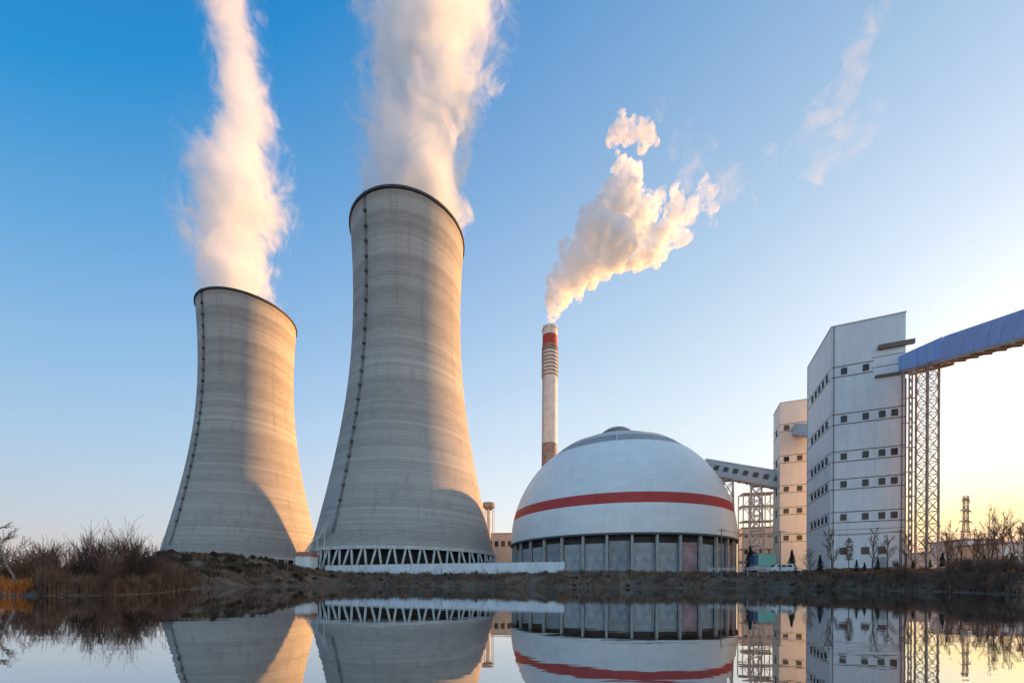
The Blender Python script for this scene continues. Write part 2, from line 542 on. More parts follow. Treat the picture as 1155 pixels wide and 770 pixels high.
def build_ground():
    # polar sheet round the camera, fine in front, reaching the horizon
    fine = np.arange(-64, 64.01, 0.35)
    coarse = np.arange(70, 295, 9.0)
    ang = np.radians(np.concatenate([fine, coarse]))
    rad = [0.0]
    r = 1.2
    while r < 9000:
        rad.append(r)
        r *= 1.016 if r < 330 else 1.07
    rad = np.array(rad)
    A, Rr = np.meshgrid(ang, rad)
    X = np.sin(A) * Rr
    Y = np.cos(A) * Rr
    H = terrain_h(X, Y)
    k, n = A.shape
    # small roughness
    flat = np.stack([X.ravel(), Y.ravel()], 1)
    rough = np.array([mnoise.noise((p[0] * 0.35, p[1] * 0.35, 0.3)) + 0.5 * mnoise.noise((p[0] * 1.1, p[1] * 1.1, 4.3)) if abs(p[0]) < 160 and 10 < p[1] < 160 else 0 for p in flat])
    H = H + rough.reshape(H.shape) * np.where(H > 0.05, np.minimum(0.28, H * 0.22), 0.0)
    vs = np.stack([X.ravel(), Y.ravel(), H.ravel()], 1)
    fs = []
    for j in range(k - 1):
        for i in range(n):
            i2 = (i + 1) % n
            fs.append((j * n + i, j * n + i2, (j + 1) * n + i2, (j + 1) * n + i))
    me = bpy.data.meshes.new('ground')
    me.from_pydata(vs.tolist(), [], fs)
    me.polygons.foreach_set('use_smooth', [True] * len(me.polygons))
    m, nt, out = new_mat('dry_earth')
    b = N(nt, 'ShaderNodeBsdfPrincipled')
    b.inputs['Roughness'].default_value = 0.95
    b.inputs['Specular IOR Level'].default_value = 0.05
    co = coord(nt)
    n1 = noise_n(nt, co, 0.09, 6, 0.65)
    n2 = noise_n(nt, co, 0.7, 6, 0.7)
    n3 = noise_n(nt, mapping(nt, co, (0.3, 0.3, 3.0), (5, 5, 5)), 0.6, 5, 0.7)
    c = mixc(nt, smooth(nt, n1.outputs[0], 0.35, 0.65), (0.13, 0.088, 0.065), (0.22, 0.145, 0.10))
    c = mixc(nt, smooth(nt, n2.outputs[0], 0.4, 0.68), c, (0.085, 0.072, 0.055))
    c = mixc(nt, smooth(nt, n3.outputs[0], 0.52, 0.72, 0, 0.7), c, (0.24, 0.17, 0.12))
    L(nt, c, b.inputs['Base Color'])
    bp = nt.nodes.new('ShaderNodeBump')
    bp.inputs['Strength'].default_value = 0.7
    bp.inputs['Distance'].default_value = 0.4
    L(nt, n2.outputs[0], bp.inputs['Height'])
    L(nt, bp.outputs[0], b.inputs['Normal'])
    L(nt, b.outputs[0], out.inputs['Surface'])
    me.materials.append(m)
    o = bpy.data.objects.new('ground', me)
    COL.objects.link(o)
    tag(o, kind='structure')
    return o


def build_water():
    m, nt, out = new_mat('pond_water')
    co = coord(nt)
    r1 = noise_n(nt, mapping(nt, co, (0.55, 1.6, 1)), 1.0, 3, 0.5)
    r2 = noise_n(nt, mapping(nt, co, (0.05, 0.12, 1)), 1.0, 2, 0.5)
    bp = nt.nodes.new('ShaderNodeBump')
    bp.inputs['Strength'].default_value = 0.010
    bp.inputs['Distance'].default_value = 0.25
    L(nt, math_n(nt, 'ADD', r1.outputs[0], r2.outputs[0]), bp.inputs['Height'])
    gl = N(nt, 'ShaderNodeBsdfGlossy')
    gl.inputs['Color'].default_value = (0.93, 0.95, 0.97, 1)
    gl.inputs['Roughness'].default_value = 0.012
    df = N(nt, 'ShaderNodeBsdfDiffuse')
    df.inputs['Color'].default_value = (0.022, 0.026, 0.024, 1)
    L(nt, bp.outputs[0], gl.inputs['Normal'])
    fr = N(nt, 'ShaderNodeFresnel')
    fr.inputs['IOR'].default_value = 1.33
    L(nt, bp.outputs[0], fr.inputs['Normal'])
    mx = N(nt, 'ShaderNodeMixShader')
    L(nt, smooth(nt, fr.outputs[0], 0.0, 0.75, 0.52, 0.96), mx.inputs[0])
    L(nt, df.outputs[0], mx.inputs[1])
    L(nt, gl.outputs[0], mx.inputs[2])
    L(nt, mx.outputs[0], out.inputs['Surface'])
    mb = MB()
    mb.add([(-260, -3, 0), (260, -3, 0), (260, 150, 0), (-260, 150, 0)], [(0, 1, 2, 3)])
    o = mb.build('pond_water', m)
    tag(o, kind='structure')


def gh(x, y):
    return float(terrain_h(np.array([x]), np.array([y]))[0])


build_ground()
build_water()

# ------------------------------------------------------------------ cooling towers
PROF = [(45.0, 15), (43.7, 20), (41.4, 30), (38.9, 40), (36.7, 50), (34.7, 60), (33.0, 70), (31.4, 79), (29.9, 88), (28.7, 98), (27.7, 109), (27.0, 120), (26.6, 133), (26.6, 146), (26.9, 158), (27.4, 168), (28.0, 177.3)]


def tower_r(z):
    return float(np.interp(z, [p[1] for p in PROF], [p[0] for p in PROF]))


def smooth_prof():
    zs = np.linspace(15, 177.3, 90)
    zz = np.array([p[1] for p in PROF])
    rr = np.array([p[0] for p in PROF])
    co = np.polyfit((zz - 96) / 80, rr, 6)
    return [(float(np.polyval(co, (z - 96) / 80)), float(z)) for z in zs], co


SP, PCO = smooth_prof()
tower_r = lambda z: float(np.polyval(PCO, (z - 96) / 80))


def cooling_tower(az, D, label, base_z, ladder_n, zig=True):
    cx_, cy_ = D * math.sin(az), D * math.cos(az)
    t = thing('cooling_tower', label, 'cooling tower', (cx_, cy_, base_z), 0, 'hyperbolic cooling towers')
    g = base_z
    mb = MB()
    outer = [(r, z - g) for r, z in SP]
    inner = [(r - 0.9, z - g) for r, z in reversed(SP)]
    mb.lathe(outer + inner, 160, closed=True)
    mb.build('shell', M['concrete'], t, True)
    # rim walkway: dark slab, parapet
    mb = MB()
    z = 177.3 - g
    mb.lathe([(28.05, z - 0.9), (28.6, z - 0.75), (28.6, z + 0.35), (28.4, z + 0.35), (28.4, z - 0.2), (27.2, z - 0.2), (27.2, z + 0.05), (28.05, z + 0.05)][:6] + [(27.0, z + 0.02), (27.0, z - 0.3)], 160)
    mb.build('rim_walkway', M['dark_metal'], t)
    # raking columns under the shell, meeting in pairs at the ring
    mb = MB()
    step = 2 * PI / 48
    foot, head = 46.9, 44.7
    mb.tube((foot * math.cos(-step * 0.42), foot * math.sin(-step * 0.42), 5.2 - g), (head * math.cos(-step * 0.09), head * math.sin(-step * 0.09), 15.25 - g), 0.48, 0.48, 8)
    c1 = mb.build('support_column', M['pale_concrete'], t, True)
    mb = MB()
    mb.tube((foot * math.cos(step * 0.42), foot * math.sin(step * 0.42), 5.2 - g), (head * math.cos(step * 0.09), head * math.sin(step * 0.09), 15.25 - g), 0.48, 0.48, 8)
    c2 = mb.build('support_column', M['pale_concrete'], t, True)
    for k in range(1, 48):
        share('support_column', c1.data, t, rz=k * step)
        share('support_column', c2.data, t, rz=k * step)
    mb = MB()
    mb.lathe([(45.2, 14.6 - g), (45.5, 14.6 - g), (45.25, 16.1 - g), (44.7, 16.1 - g)], 160)
    mb.build('ring_beam', M['pale_concrete'], t)
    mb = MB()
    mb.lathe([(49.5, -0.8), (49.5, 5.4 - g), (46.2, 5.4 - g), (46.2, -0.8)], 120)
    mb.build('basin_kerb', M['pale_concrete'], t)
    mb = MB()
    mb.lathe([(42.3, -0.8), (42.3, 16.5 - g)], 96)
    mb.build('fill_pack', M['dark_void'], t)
    # caged ladder with landings
    n_az = R_(208.5 if zig else 202.5)
    ux, uy = math.sin(n_az), math.cos(n_az)
    sx, sy = uy, -ux

    def P(z, out, side=0.0):
        r = tower_r(z) + out
        return Vector((ux * r + sx * side, uy * r + sy * side, z - g))
    mb = MB()
    zs = np.linspace(22, 178.2, 60)
    for a, b in zip(zs[:-1], zs[1:]):
        for sd in (-0.35, 0.35):
            mb.bar(P(a, 0.35, sd), P(b, 0.35, sd), 0.14)
            mb.bar(P(a, 0.95, sd), P(b, 0.95, sd), 0.09)
        mb.bar(P(a, 0.35, -0.4), P(a, 0.35, 0.4), 0.1)
        mb.bar(P(a, 0.95, -0.4), P(a, 0.95, 0.4), 0.1)
    lad = mb.build('ladder', M['rail_metal'], t)
    for i in range(ladder_n):
        z = 36 + (176 - 36) * i / (ladder_n - 1)
        mb = MB()
        mb_w = 1.0
        a = P(z, 0.0)
        ang = math.atan2(uy, ux)
        mb.box(0.0, 1.6, -0.9, 0.9, -0.12, 0.1)
        for yy in (-1.05, 1.05):
            mb.box(0.0, 1.55, yy - 0.04, yy + 0.04, 0.5, 0.56)
            mb.box(0.0, 1.55, yy - 0.04, yy + 0.04, 1.0, 1.08)
        for zz in (0.5, 1.0):
            mb.box(1.5, 1.58, -1.05, 1.05, zz, zz + 0.08)
        for xx, yy in ((1.54, -1.05), (1.54, 1.05), (1.54, 0), (0.7, -1.05), (0.7, 1.05)):
            mb.box(xx - 0.05, xx + 0.05, yy - 0.05, yy + 0.05, 0.1, 1.08)
        mb.box(0.0, 1.2, -0.08, 0.08, -0.9, -0.12)
        o = mb.build('landing', M['dark_metal'], lad, loc=tuple(a), rz=ang)
        if not zig:
            o.scale = (0.75, 0.7, 0.75)
        else:
            o.scale = (0.7, 0.7, 0.75)
    if zig:
        # inclined steel stair up to the shell opening
        mb = MB()
        aa = R_(208.5)

        def Q(da, r, z):
            return Vector((math.sin(aa + da) * r, math.cos(aa + da) * r, z - g))
        pts = [(0.62, 50.5, 5.4), (0.40, 49.5, 10), (0.38, 47.5, 12.5), (0.20, 46.0, 19), (0.12, 45.4, 20.2), (0.0, 45.0, 26)]
        for (a0, r0, z0), (a1, r1, z1) in zip(pts[:-1], pts[1:]):
            for dr in (0, 1.0):
                mb.bar(Q(a0, r0 + dr, z0), Q(a1, r1 + dr, z1), 0.3, 0.4)
                mb.bar(Q(a0, r0 + dr, z0 + 1.1), Q(a1, r1 + dr, z1 + 1.1), 0.14)
            mb.bar(Q((a0 + a1) / 2, r0 + 0.5, min(5, z0) - 0.5), Q((a0 + a1) / 2, (r0 + r1) / 2 + 0.5, (z0 + z1) / 2), 0.22)
        mb.build('access_stair', M['frame_pale'], t)
    return t, (cx_, cy_)


T1AZ, T1D = R_(-15.03), 208.75
T2AZ, T2D = R_(-34.15), 316.4
tw1, C1 = cooling_tower(T1AZ, T1D, 'tall concrete cooling tower with V columns showing, nearer one behind the white wall', 4.4, 22)
tw2, C2 = cooling_tower(T2AZ, T2D, 'concrete cooling tower standing behind the grassy mound, smaller looking of the pair', 4.4, 22, zig=False)

# ------------------------------------------------------------------ coal dome
DAZ, DD = R_(14.957), 192.0
DC = (DD * math.sin(DAZ), DD * math.cos(DAZ))
DG = 4.4
FACE = PI + DAZ                      # azimuth from dome to camera


def build_dome():
    t = thing('storage_dome', 'big white dome with red belt on a ring of columns', 'dome', (DC[0], DC[1], DG))
    z0 = 20.05 - DG
    prof = []
    for i in range(60):
        z = 18.7 + (57.3 - 18.7) * i / 59 - DG
        prof.append((math.sqrt(50.0 ** 2 - ((z - z0) * 50 / 50.27) ** 2), z))
    mb = MB()
    mb.lathe(prof, 180)
    mb.build('dome_shell', M['dome'], t, True)
    # grey crown above a slim pale ledge
    prof = []
    for i in range(24):
        z = 57.3 + (70.2 - 57.3) * i / 23 - DG
        prof.append((max(0.3, math.sqrt(max(0.0, 50.0 ** 2 - ((z - z0) * 50 / 50.27) ** 2)) - 0.25), z))
    mb = MB()
    mb.lathe(prof[:9], 120)
    mb.cur = 1
    mb.lathe(prof[8:], 120)
    mb.build('grey_crown', [M['dome_grey'], M['dome_mid']], t, True)

    def ringp(zc, w, th):
        r = math.sqrt(50.0 ** 2 - ((zc - DG - z0) * 50 / 50.27) ** 2)
        m2 = MB()
        m2.lathe([(r + 0.1, zc - DG - w), (r + th, zc - DG - w * 0.6), (r + th - 0.5, zc - DG + w * 0.6), (r - 1.0, zc - DG + w)], 120)
        return m2
    ringp(57.2, 0.35, 0.25).build('lower_ledge', M['dome_pale'], t)
    ringp(61.6, 0.4, 0.3).build('upper_ledge', M['dome_pale'], t)
    # seam rib down the middle of the crown
    mb = MB()
    for k in range(8):
        a = FACE + k * PI / 4
        pr = [(math.sin(a) * (math.sqrt(50 ** 2 - ((z - 20.05) * 50 / 50.27) ** 2)), math.cos(a) * (math.sqrt(50 ** 2 - ((z - 20.05) * 50 / 50.27) ** 2)), z - DG) for z in np.linspace(57.4, 69, 10)]
        for p, q in zip(pr[:-1], pr[1:]):
            mb.bar(p, q, 0.5, 0.35)
    mb.build('crown_rib', M['dome_pale'], t)
    # cupola
    mb = MB()
    zt = 69.0 - DG
    mb.lathe([(6.3, zt - 0.6), (6.3, zt + 3.4)], 48)
    mb.build('cupola_wall', M['dome_pale'], t, True)
    mb = MB()
    mb.lathe([(6.5, zt + 2.7), (7.2, zt + 2.7), (7.2, zt + 3.3), (4.8, zt + 4.9), (2.4, zt + 5.5), (0.05, zt + 5.7)], 48)
    mb.build('cupola_roof', M['dome_grey'], t, True)
    # rim
    mb = MB()
    zr = 18.7 - DG
    mb.lathe([(50.05, zr + 0.35), (50.35, zr + 0.3), (50.35, zr - 0.35), (48.0, zr - 0.5), (46.6, zr - 0.5)], 180)
    mb.build('rim_beam', M['soffit'], t)
    # base
    mb = MB()
    mb.lathe([(51.2, -0.8), (51.2, 0.75), (48.2, 0.75)], 120)
    mb.build('base_kerb', M['grey_concrete'], t)
    n = 36
    st = 2 * PI / n
    a0 = math.atan2(-math.cos(DAZ), -math.sin(DAZ)) + st * 0.62
    mb = MB()
    mb.box(48.6, 49.6, -0.42, 0.42, 0.7, zr - 0.4)
    col = mb.build('column', M['column_grey'], t, rz=a0)
    col.rotation_euler = (0, 0, a0)
    for k in range(1, n):
        share('column', col.data, t, rz=a0 + k * st)
    # wall panels between the columns, each a sheet of its own; a dark gap stays open under the rim
    variants = []
    for name, top in (('panel_grey', 3.2), ('panel_dark', 2.4), ('panel_pink', 2.8)):
        mb = MB()
        r = 48.35
        c = r * math.cos(st / 2)
        w = r * math.sin(st / 2) - 0.5
        mb.box(c - 0.25, c, -w, w, 0.6, zr - top)
        for i in range(9):
            yy = -w + 2 * w * (i + 0.5) / 9
            mb.box(c, c + 0.05, yy - 0.06, yy + 0.06, 0.9, zr - top - 0.2)
        for zz in (4.5, 8.2):
            mb.box(c, c + 0.09, -w, w, zz, zz + 0.14)
        o = mb.build('wall_panel', M[name], t)
        variants.append(o)
    order = ['g', 'd', 'g', 'g', 'd', 'g', 'g', 'p', 'g', 'd', 'p', 'd']
    first = {}
    for k in range(n):
        rel = (k + 5) % n
        code = order[rel] if rel < len(order) else ('g' if rng.random() < 0.6 else 'd')
        v = variants['gdp'.index(code)]
        o = v if code not in first else share('wall_panel', v.data, t)
        first[code] = 1
        o.rotation_euler = (0, 0, a0 + (k + 0.5) * st)
        if code == 'p':
            o['label'] = 'pinkish wall panel'
    mb = MB()
    mb.lathe([(46.9, 0.0), (46.9, zr)], 96)
    mb.build('inner_wall', M['dark_metal'], t)
    return t


build_dome()


# ------------------------------------------------------------------ chimney
def build_chimney():
    Y = 290.0
    X = px(619.0, Y)
    g = 4.4
    t = thing('chimney', 'tall white chimney with red band rising behind the dome', 'chimney', (X, Y, g))
    top = pz(619, 370, Y) - g
    k = Y / F
    r0, r1 = 5.9, 5.5

    def rr(z):
        return r0 + (r1 - r0) * z / top
    zr1, zr0 = pz(619, 380, Y) - g, pz(619, 391.5, Y) - g
    zb1 = pz(619, 501, Y) - g
    zrust = pz(619, 397, Y) - g
    mb = MB()
    cuts = [(0, zb1, 2), (zb1, zrust, 0), (zrust, zr0, 3), (zr0, zr1, 1), (zr1, top, 0)]
    for a, b, mi in cuts:
        mb.cur = mi
        mb.lathe([(rr(a), a), (rr(b), b)], 40)
    mb.cur = 3
    mb.lathe([(rr(top), top), (rr(top) - 0.6, top + 0.05), (rr(top) - 0.9, top - 8)], 40)
    mb.build('shaft', [M['chim_white'], M['chim_red'], M['chim_rust'], M['chim_rust']], t, True)
    zs = [pz(619, y, Y) - g for y in (372.5, 393, 397, 401, 405, 409, 413, 417, 421, 425)]
    for i, z in enumerate(zs):
        mb = MB()
        mb.lathe([(rr(z) + 0.05, z - 0.5), (rr(z) + 0.5, z - 0.3), (rr(z) + 0.5, z + 0.25), (rr(z) + 0.05, z + 0.25)], 40)
        mb.build('platform', M['chim_rust' if i else 'chim_white'], t)
    mb = MB()
    a = R_(-150)
    for z in np.arange(3, top - 2, 4.0):
        for s in (-0.3, 0.3):
            mb.bar((math.cos(a) * (rr(z) + 0.3) + s, math.sin(a) * (rr(z) + 0.3), z), (math.cos(a) * (rr(z + 4) + 0.3) + s, math.sin(a) * (rr(z + 4) + 0.3), z + 4), 0.12)
    mb.build('ladder', M['rail_metal'], t)


build_chimney()

# ------------------------------------------------------------------ transfer towers
E1 = Vector((0.918, -0.3966))
AROT = math.atan2(-0.3966, 0.918)


def window(parent, x, z, w, h, axis, glass='glass'):
    """axis 'f': on the local y=0 face looking -y; axis 's': on the local x=0 face looking -x"""
    fr, pn = MB(), MB()
    t = 0.13

    def bx(m, a0, a1, z0, z1, d0, d1):
        if axis == 'f':
            m.box(a0, a1, -d1, -d0, z0, z1)
        else:
            m.box(-d1, -d0, a0, a1, z0, z1)
    bx(fr, x - w / 2 - t, x - w / 2, z - h / 2 - t, z + h / 2 + t, -0.02, 0.12)
    bx(fr, x + w / 2, x + w / 2 + t, z - h / 2 - t, z + h / 2 + t, -0.02, 0.12)
    bx(fr, x - w / 2, x + w / 2, z + h / 2, z + h / 2 + t, -0.02, 0.12)
    bx(fr, x - w / 2, x + w / 2, z - h / 2 - t, z - h / 2, -0.02, 0.2)
    bx(fr, x - 0.04, x + 0.04, z - h / 2, z + h / 2, 0.03, 0.09)
    bx(fr, x - w / 2, x + w / 2, z + h * 0.12 - 0.04, z + h * 0.12 + 0.04, 0.03, 0.09)
    bx(pn, x - w / 2, x + w / 2, z - h / 2, z + h / 2, -0.02, 0.025)
    f = fr.build('window', M['frame_dark'], parent)
    pn.build('pane', M[glass], f)


def line_trim(parent, x0, x1, z, axis, th=0.16, out=0.1, mat='trim_dark'):
    m = MB()
    if axis == 'f':
        m.box(x0, x1, -out, 0.02, z, z + th)
    else:
        m.box(-out, 0.02, x0, x1, z, z + th)
    return m


def tower_a():
    g = 5.2
    t = thing('transfer_tower', 'tall white windowed tower block with the blue conveyor at its corner', 'building', (86.8, 106.4, g), AROT)
    W, D, H = 15.4, 21.3, 71.0 - g
    mb = MB()
    mb.box(0, W, 0, D, -1.2, H)
    mb.build('wall', M['white_clad'], t)
    mb = MB()
    mb.box(-0.12, W + 0.12, -0.12, D + 0.12, H + 0.002, H + 0.35)
    mb.build('roof_edge', M['dome_pale'], t)
    zcut = 54.0 - g
    for xx, yy in ((-0.06, -0.06), (W + 0.06, -0.06), (-0.06, D + 0.06)):
        mb = MB()
        mb.box(xx - 0.1, xx + 0.1, yy - 0.1, yy + 0.1, 0, H if xx < W else zcut)
        mb.build('corner_trim', M['frame_pale' if xx < W else 'trim_brown'], t)

    def frac(xpx):      # position along the front face of photo column xpx
        tn = (xpx - CX) / F
        return (tn * 106.4 - 86.8) / (0.918 + tn * 0.3966)

    def sfrac(xpx):     # along the side face
        tn = (xpx - CX) / F
        return (tn * 106.4 - 86.8) / (0.3966 - tn * 0.918)
    rows = [58.6, 45.7, 35.6, 28.1, 19.2]
    fx = [frac(950.9), frac(975.5), frac(994.1), frac(1008.1)]
    sx = [sfrac(x) for x in (915.6, 919.4, 923.3, 927.5, 931.8)]
    for i, z in enumerate(rows):
        for j, x in enumerate(fx):
            if i == 0 and j > 1:
                continue
            window(t, x, z - g, 1.05, 1.45, 'f')
        for y in sx:
            window(t, y, z - g, 1.25, 1.6, 's')
    for x in fx[:3]:
        window(t, x, 10.1 - g, 1.3, 1.6, 'f')
    for i, z in enumerate(rows):
        for zz in (z + 1.3, z - 1.5):
            x1 = W if i else fx[1] + 1.6
            mb = MB()
            mb.box(-0.09, x1, -0.09, 0.02, zz - g, zz - g + 0.2)
            mb.box(-0.09, 0.02, 0.02, D, zz - g, zz - g + 0.15)
            mb.build('string_course', M['trim_dark'], t)
    for zz in (15.8, 14.6):
        mb = MB()
        mb.box(0.0, W, -0.07, 0.02, zz - g, zz - g + 0.10)
        mb.build('string_course', M['trim_dark'], t)
    # ledge beams beside the belt entry
    zt = pz(1008, 391, 102.0) - g
    zb = pz(1003, 424, 102.0) - g
    mb = MB()
    mb.box(frac(989), W + 1.6, -0.7, 0.02, zt - 0.7, zt + 0.45)
    mb.build('entry_canopy', M['trim_brown'], t)
    mb = MB()
    mb.box(frac(986), W + 0.2, -0.6, 0.02, zb - 0.25, zb + 0.35)
    mb.build('entry_ledge', M['trim_brown'], t)
    for q in (0.33, 0.68):
        zq = zb + (zt - zb) * q
        mb = MB()
        mb.box(frac(982), W, -0.06, 0.02, zq, zq + 0.14)
        mb.build('entry_trim', M['trim_dark'], t)
    for xx, zz, r in ((W - 0.7, zb - 0.6, 0.11), (0.55, H, 0.09)):
        mb = MB()
        mb.tube((xx, -0.22, 0), (xx, -0.22, zz), r, n=8)
        mb.build('downpipe', M['rail_metal'], t)
    mb = MB()
    mb.box(W * 0.60, W * 0.60 + 2.6, -0.1, 0.02, -0.1, 3.2)
    mb.build('door', M['panel_grey'], t)
    return t


def tower_b():
    g = 4.6
    t = thing('transfer_tower', 'cream tower block half hidden behind the taller white one', 'building', (98.5, 143.7, g), AROT)
    W, D, H = 16.0, 11.2, 67.6 - g
    mb = MB()
    mb.box(0, W, 0, D, -1.2, H)
    mb.build('wall', M['cream_clad'], t)
    mb = MB()
    mb.box(-0.12, W + 0.12, -0.12, D + 0.12, H + 0.002, H + 0.35)
    mb.build('roof_edge', M['dome_pale'], t)

    def frac(xpx):
        tn = (xpx - CX) / F
        return (tn * 143.7 - 98.5) / (0.918 + tn * 0.3966)
    rows = [58.4, 46.9, 35.9, 27.9, 18.0]
    fx = [frac(886.4), frac(901.4)]
    for i, z in enumerate(rows):
        for j, x in enumerate(fx):
            if i == 0 and j == 1:
                continue
            window(t, x, z - g, 1.35, 1.5, 'f')
        window(t, 5.5, z - g, 1.5, 2.0, 's')
    for z in rows:
        for zz in (z + 1.25, z - 1.45):
            mb = MB()
            mb.box(-0.09, W, -0.09, 0.02, zz - g, zz - g + 0.18)
            mb.box(-0.09, 0.02, 0.02, D, zz - g, zz - g + 0.14)
            mb.build('string_course', M['trim_brown'], t)
    return t


tower_a()
tower_b()


def gallery(name, label, A, B, w, h, mats, nwin, side, floor_mat='tan_steel', win=True, ribs=0, roof=True):
    """enclosed conveyor bridge from A to B (floor centre points); windows on the given side (+1/-1 of local y)"""
    A, B = Vector(A), Vector(B)
    d = B - A
    ln = d.length
    rz = math.atan2(d.y, d.x)
    pitch = math.atan2(d.z, math.hypot(d.x, d.y))
    t = thing(name, label, 'conveyor', tuple(A), 0)
    t.rotation_euler = (0, -pitch, rz)
    mb = MB()
    mb.box(0, ln, -w / 2, w / 2, 0, h)
    mb.build('body', mats, t)
    mb = MB()
    if roof:
        mb.add([(-0.2, -w / 2 - 0.25, h + 0.003), (ln, -w / 2 - 0.25, h + 0.003), (ln, w / 2 + 0.25, h + 0.003), (-0.2, w / 2 + 0.25, h + 0.003), (-0.2, 0, h + 0.7), (ln, 0, h + 0.7)],
               [(0, 1, 5, 4), (3, 4, 5, 2), (0, 4, 3), (1, 2, 5), (0, 3, 2, 1)])
        mb.build('roof', mats, t)
    mb = MB()
    mb.box(0, ln, -w / 2 - 0.1, w / 2 + 0.1, -0.55, -0.003)
    for k in range(int(ln / 3) + 1):
        mb.box(k * 3.0, k * 3.0 + 0.25, -w / 2 - 0.1, w / 2 + 0.1, -0.85, -0.552)
    mb.build('floor_deck', M[floor_mat], t)
    if ribs:
        mb = MB()
        for k in range(ribs + 1):
            x = ln * k / ribs
            mb.box(x - 0.06, x + 0.06, side * w / 2 - 0.06, side * w / 2 + 0.06, 0.02, h - 0.05)
        mb.box(0, ln, side * w / 2 - 0.05, side * w / 2 + 0.05, h * 0.5 - 0.05, h * 0.5 + 0.05)
        mb.build('wall_rib', mats, t)
    if win:
        for k in range(nwin):
            x = ln * (k + 0.5) / nwin
            fr, pn = MB(), MB()
            y0 = side * w / 2
            ya, yb = sorted((y0 - side * 0.02, y0 + side * 0.1))
            s = 0.85
            zc = h * 0.52
            for (xa, xb, za, zb) in ((x - s - 0.1, x - s, zc - s - 0.1, zc + s + 0.1), (x + s, x + s + 0.1, zc - s - 0.1, zc + s + 0.1), (x - s, x + s, zc + s, zc + s + 0.1), (x - s, x + s, zc - s - 0.1, zc - s)):
                fr.box(xa, xb, ya, yb, za, zb)
            ya, yb = sorted((y0 - side * 0.02, y0 + side * 0.03))
            pn.box(x - s, x + s, ya, yb, zc - s, zc + s)
            f = fr.build('window', M['frame_dark'], t)
            pn.build('pane', M['glass'], f)
    return t


# grey bridge from the dome to the cream tower
GA = (px(791, 168), 168.0, pz(791, 533.5, 168))
GB = (px(879.5, 149), 149.0, pz(879.5, 550.5, 149))
gallery('conveyor_bridge', 'grey enclosed conveyor bridge with square windows from dome to cream tower', GA, GB, 4.0, 5.6, M['grey_clad'], 8, -1, 'brown_steel')


def lattice(t, corners0, corners1, n, r, mat, brace=0.6, name='bracing', sub=None):
    """four legs and cross bracing between two quads"""
    for a, b in zip(corners0, corners1):
        mb = MB()
        mb.bar(a, b, r * 2)
        mb.build('leg', M[mat], t)
    mb = MB()
    for k in range(n):
        f0, f1 = k / n, (k + 1) / n
        q0 = [Vector(a).lerp(Vector(b), f0) for a, b in zip(corners0, corners1)]
        q1 = [Vector(a).lerp(Vector(b), f1) for a, b in zip(corners0, corners1)]
        for i in range(4):
            j = (i + 1) % 4
            mb.bar(q1[i], q1[j], r * 2 * brace * 1.2)
            mb.bar(q0[i], q1[j], r * 2 * brace)
            mb.bar(q0[j], q1[i], r * 2 * brace)
    mb.build(name, M[mat], t)


def trestle_bents():
    # two steel bents carrying the grey bridge
    for i, f in enumerate((0.36, 0.72)):
        p = Vector(GA).lerp(Vector(GB), f)
        g = 4.4
        lab = ('steel trestle under the grey bridge, next to the dome', 'steel trestle under the grey bridge, next to the cream tower')[i]
        t = thing('steel_trestle', lab, 'trestle', (p.x, p.y, g), R_(-35), 'trestles under the grey bridge')
        h = p.z - 0.85 - g
        s0, s1 = 2.6, 1.7
        lattice(t, [(-s0, -s0, 0), (s0, -s0, 0), (s0, s0, 0), (-s0, s0, 0)], [(-s1, -s1, h), (s1, -s1, h), (s1, s1, h), (-s1, s1, h)], 6, 0.26, 'pink_steel')
        mb = MB()
        mb.box(-2.2, 2.2, -2.0, 2.0, h, h + 0.28)
        mb.build('head_beam', M['pink_steel'], t)


trestle_bents()



def framework():
    Y = 172.0
    X = px(838, Y)
    g = 4.4
    t = thing('steel_framework', 'open steel framework with pipe decks between dome and cream tower', 'framework', (X, Y, g), R_(-12))
    W, D, H = 13.0, 6.0, pz(850, 556, Y) - g
    xs = [0, W / 3, 2 * W / 3, W]
    for y in (0, D):
        for x in xs:
            mb = MB()
            mb.bar((x, y, -0.8), (x, y, H), 0.34)
            mb.build('column', M['pink_steel'], t)
    lv = [H * k / 6 for k in range(1, 7)]
    for k, z in enumerate(lv):
        mb = MB()
        for y in (0, D):
            mb.bar((0, y, z), (W, y, z), 0.3)
        for x in xs:
            mb.bar((x, 0, z), (x, D, z), 0.26)
        if k in (1, 3, 5):
            mb.box(0.2, W - 0.2, 0.2, D - 0.2, z + 0.16, z + 0.24)
        mb.build('deck_frame', M['pink_steel'], t)
        if k in (0, 2, 4):
            mb = MB()
            for q in range(3):
                mb.tube((-0.5, 1.2 + q * 1.6, z + 0.6), (W + 0.5, 1.2 + q * 1.6, z + 0.6), 0.34, n=10)
            mb.build('pipe', M['dome_pale'], t)
    mb = MB()
    zz = [0] + lv
    for k in range(6):
        for i in range(3):
            if (i + k) % 2:
                mb.bar((xs[i], 0, zz[k]), (xs[i + 1], 0, zz[k + 1]), 0.18)
            else:
                mb.bar((xs[i + 1], 0, zz[k]), (xs[i], 0, zz[k + 1]), 0.18)
    mb.build('bracing', M['pink_steel'], t)


framework()

# blue bridge: inclined run from beyond the frame up to the bend, then a level head section into the white tower
BJ = Vector((px(1059, 93.0) + 2.0, 93.0, pz(1059, 406, 93.0)))
BR = Vector((px(1155, 75.6) + 2.0, 75.6, pz(1155, 379, 75.6)))
BFAR = BJ + (BR - BJ) * 2.4
blue_bridge = gallery('conveyor_bridge', 'blue inclined conveyor bridge climbing to the top of the white tower', BFAR, BJ, 4.0, 5.2, M['blue_clad'], 0, 1, 'tan_steel', win=False, ribs=16, roof=False)


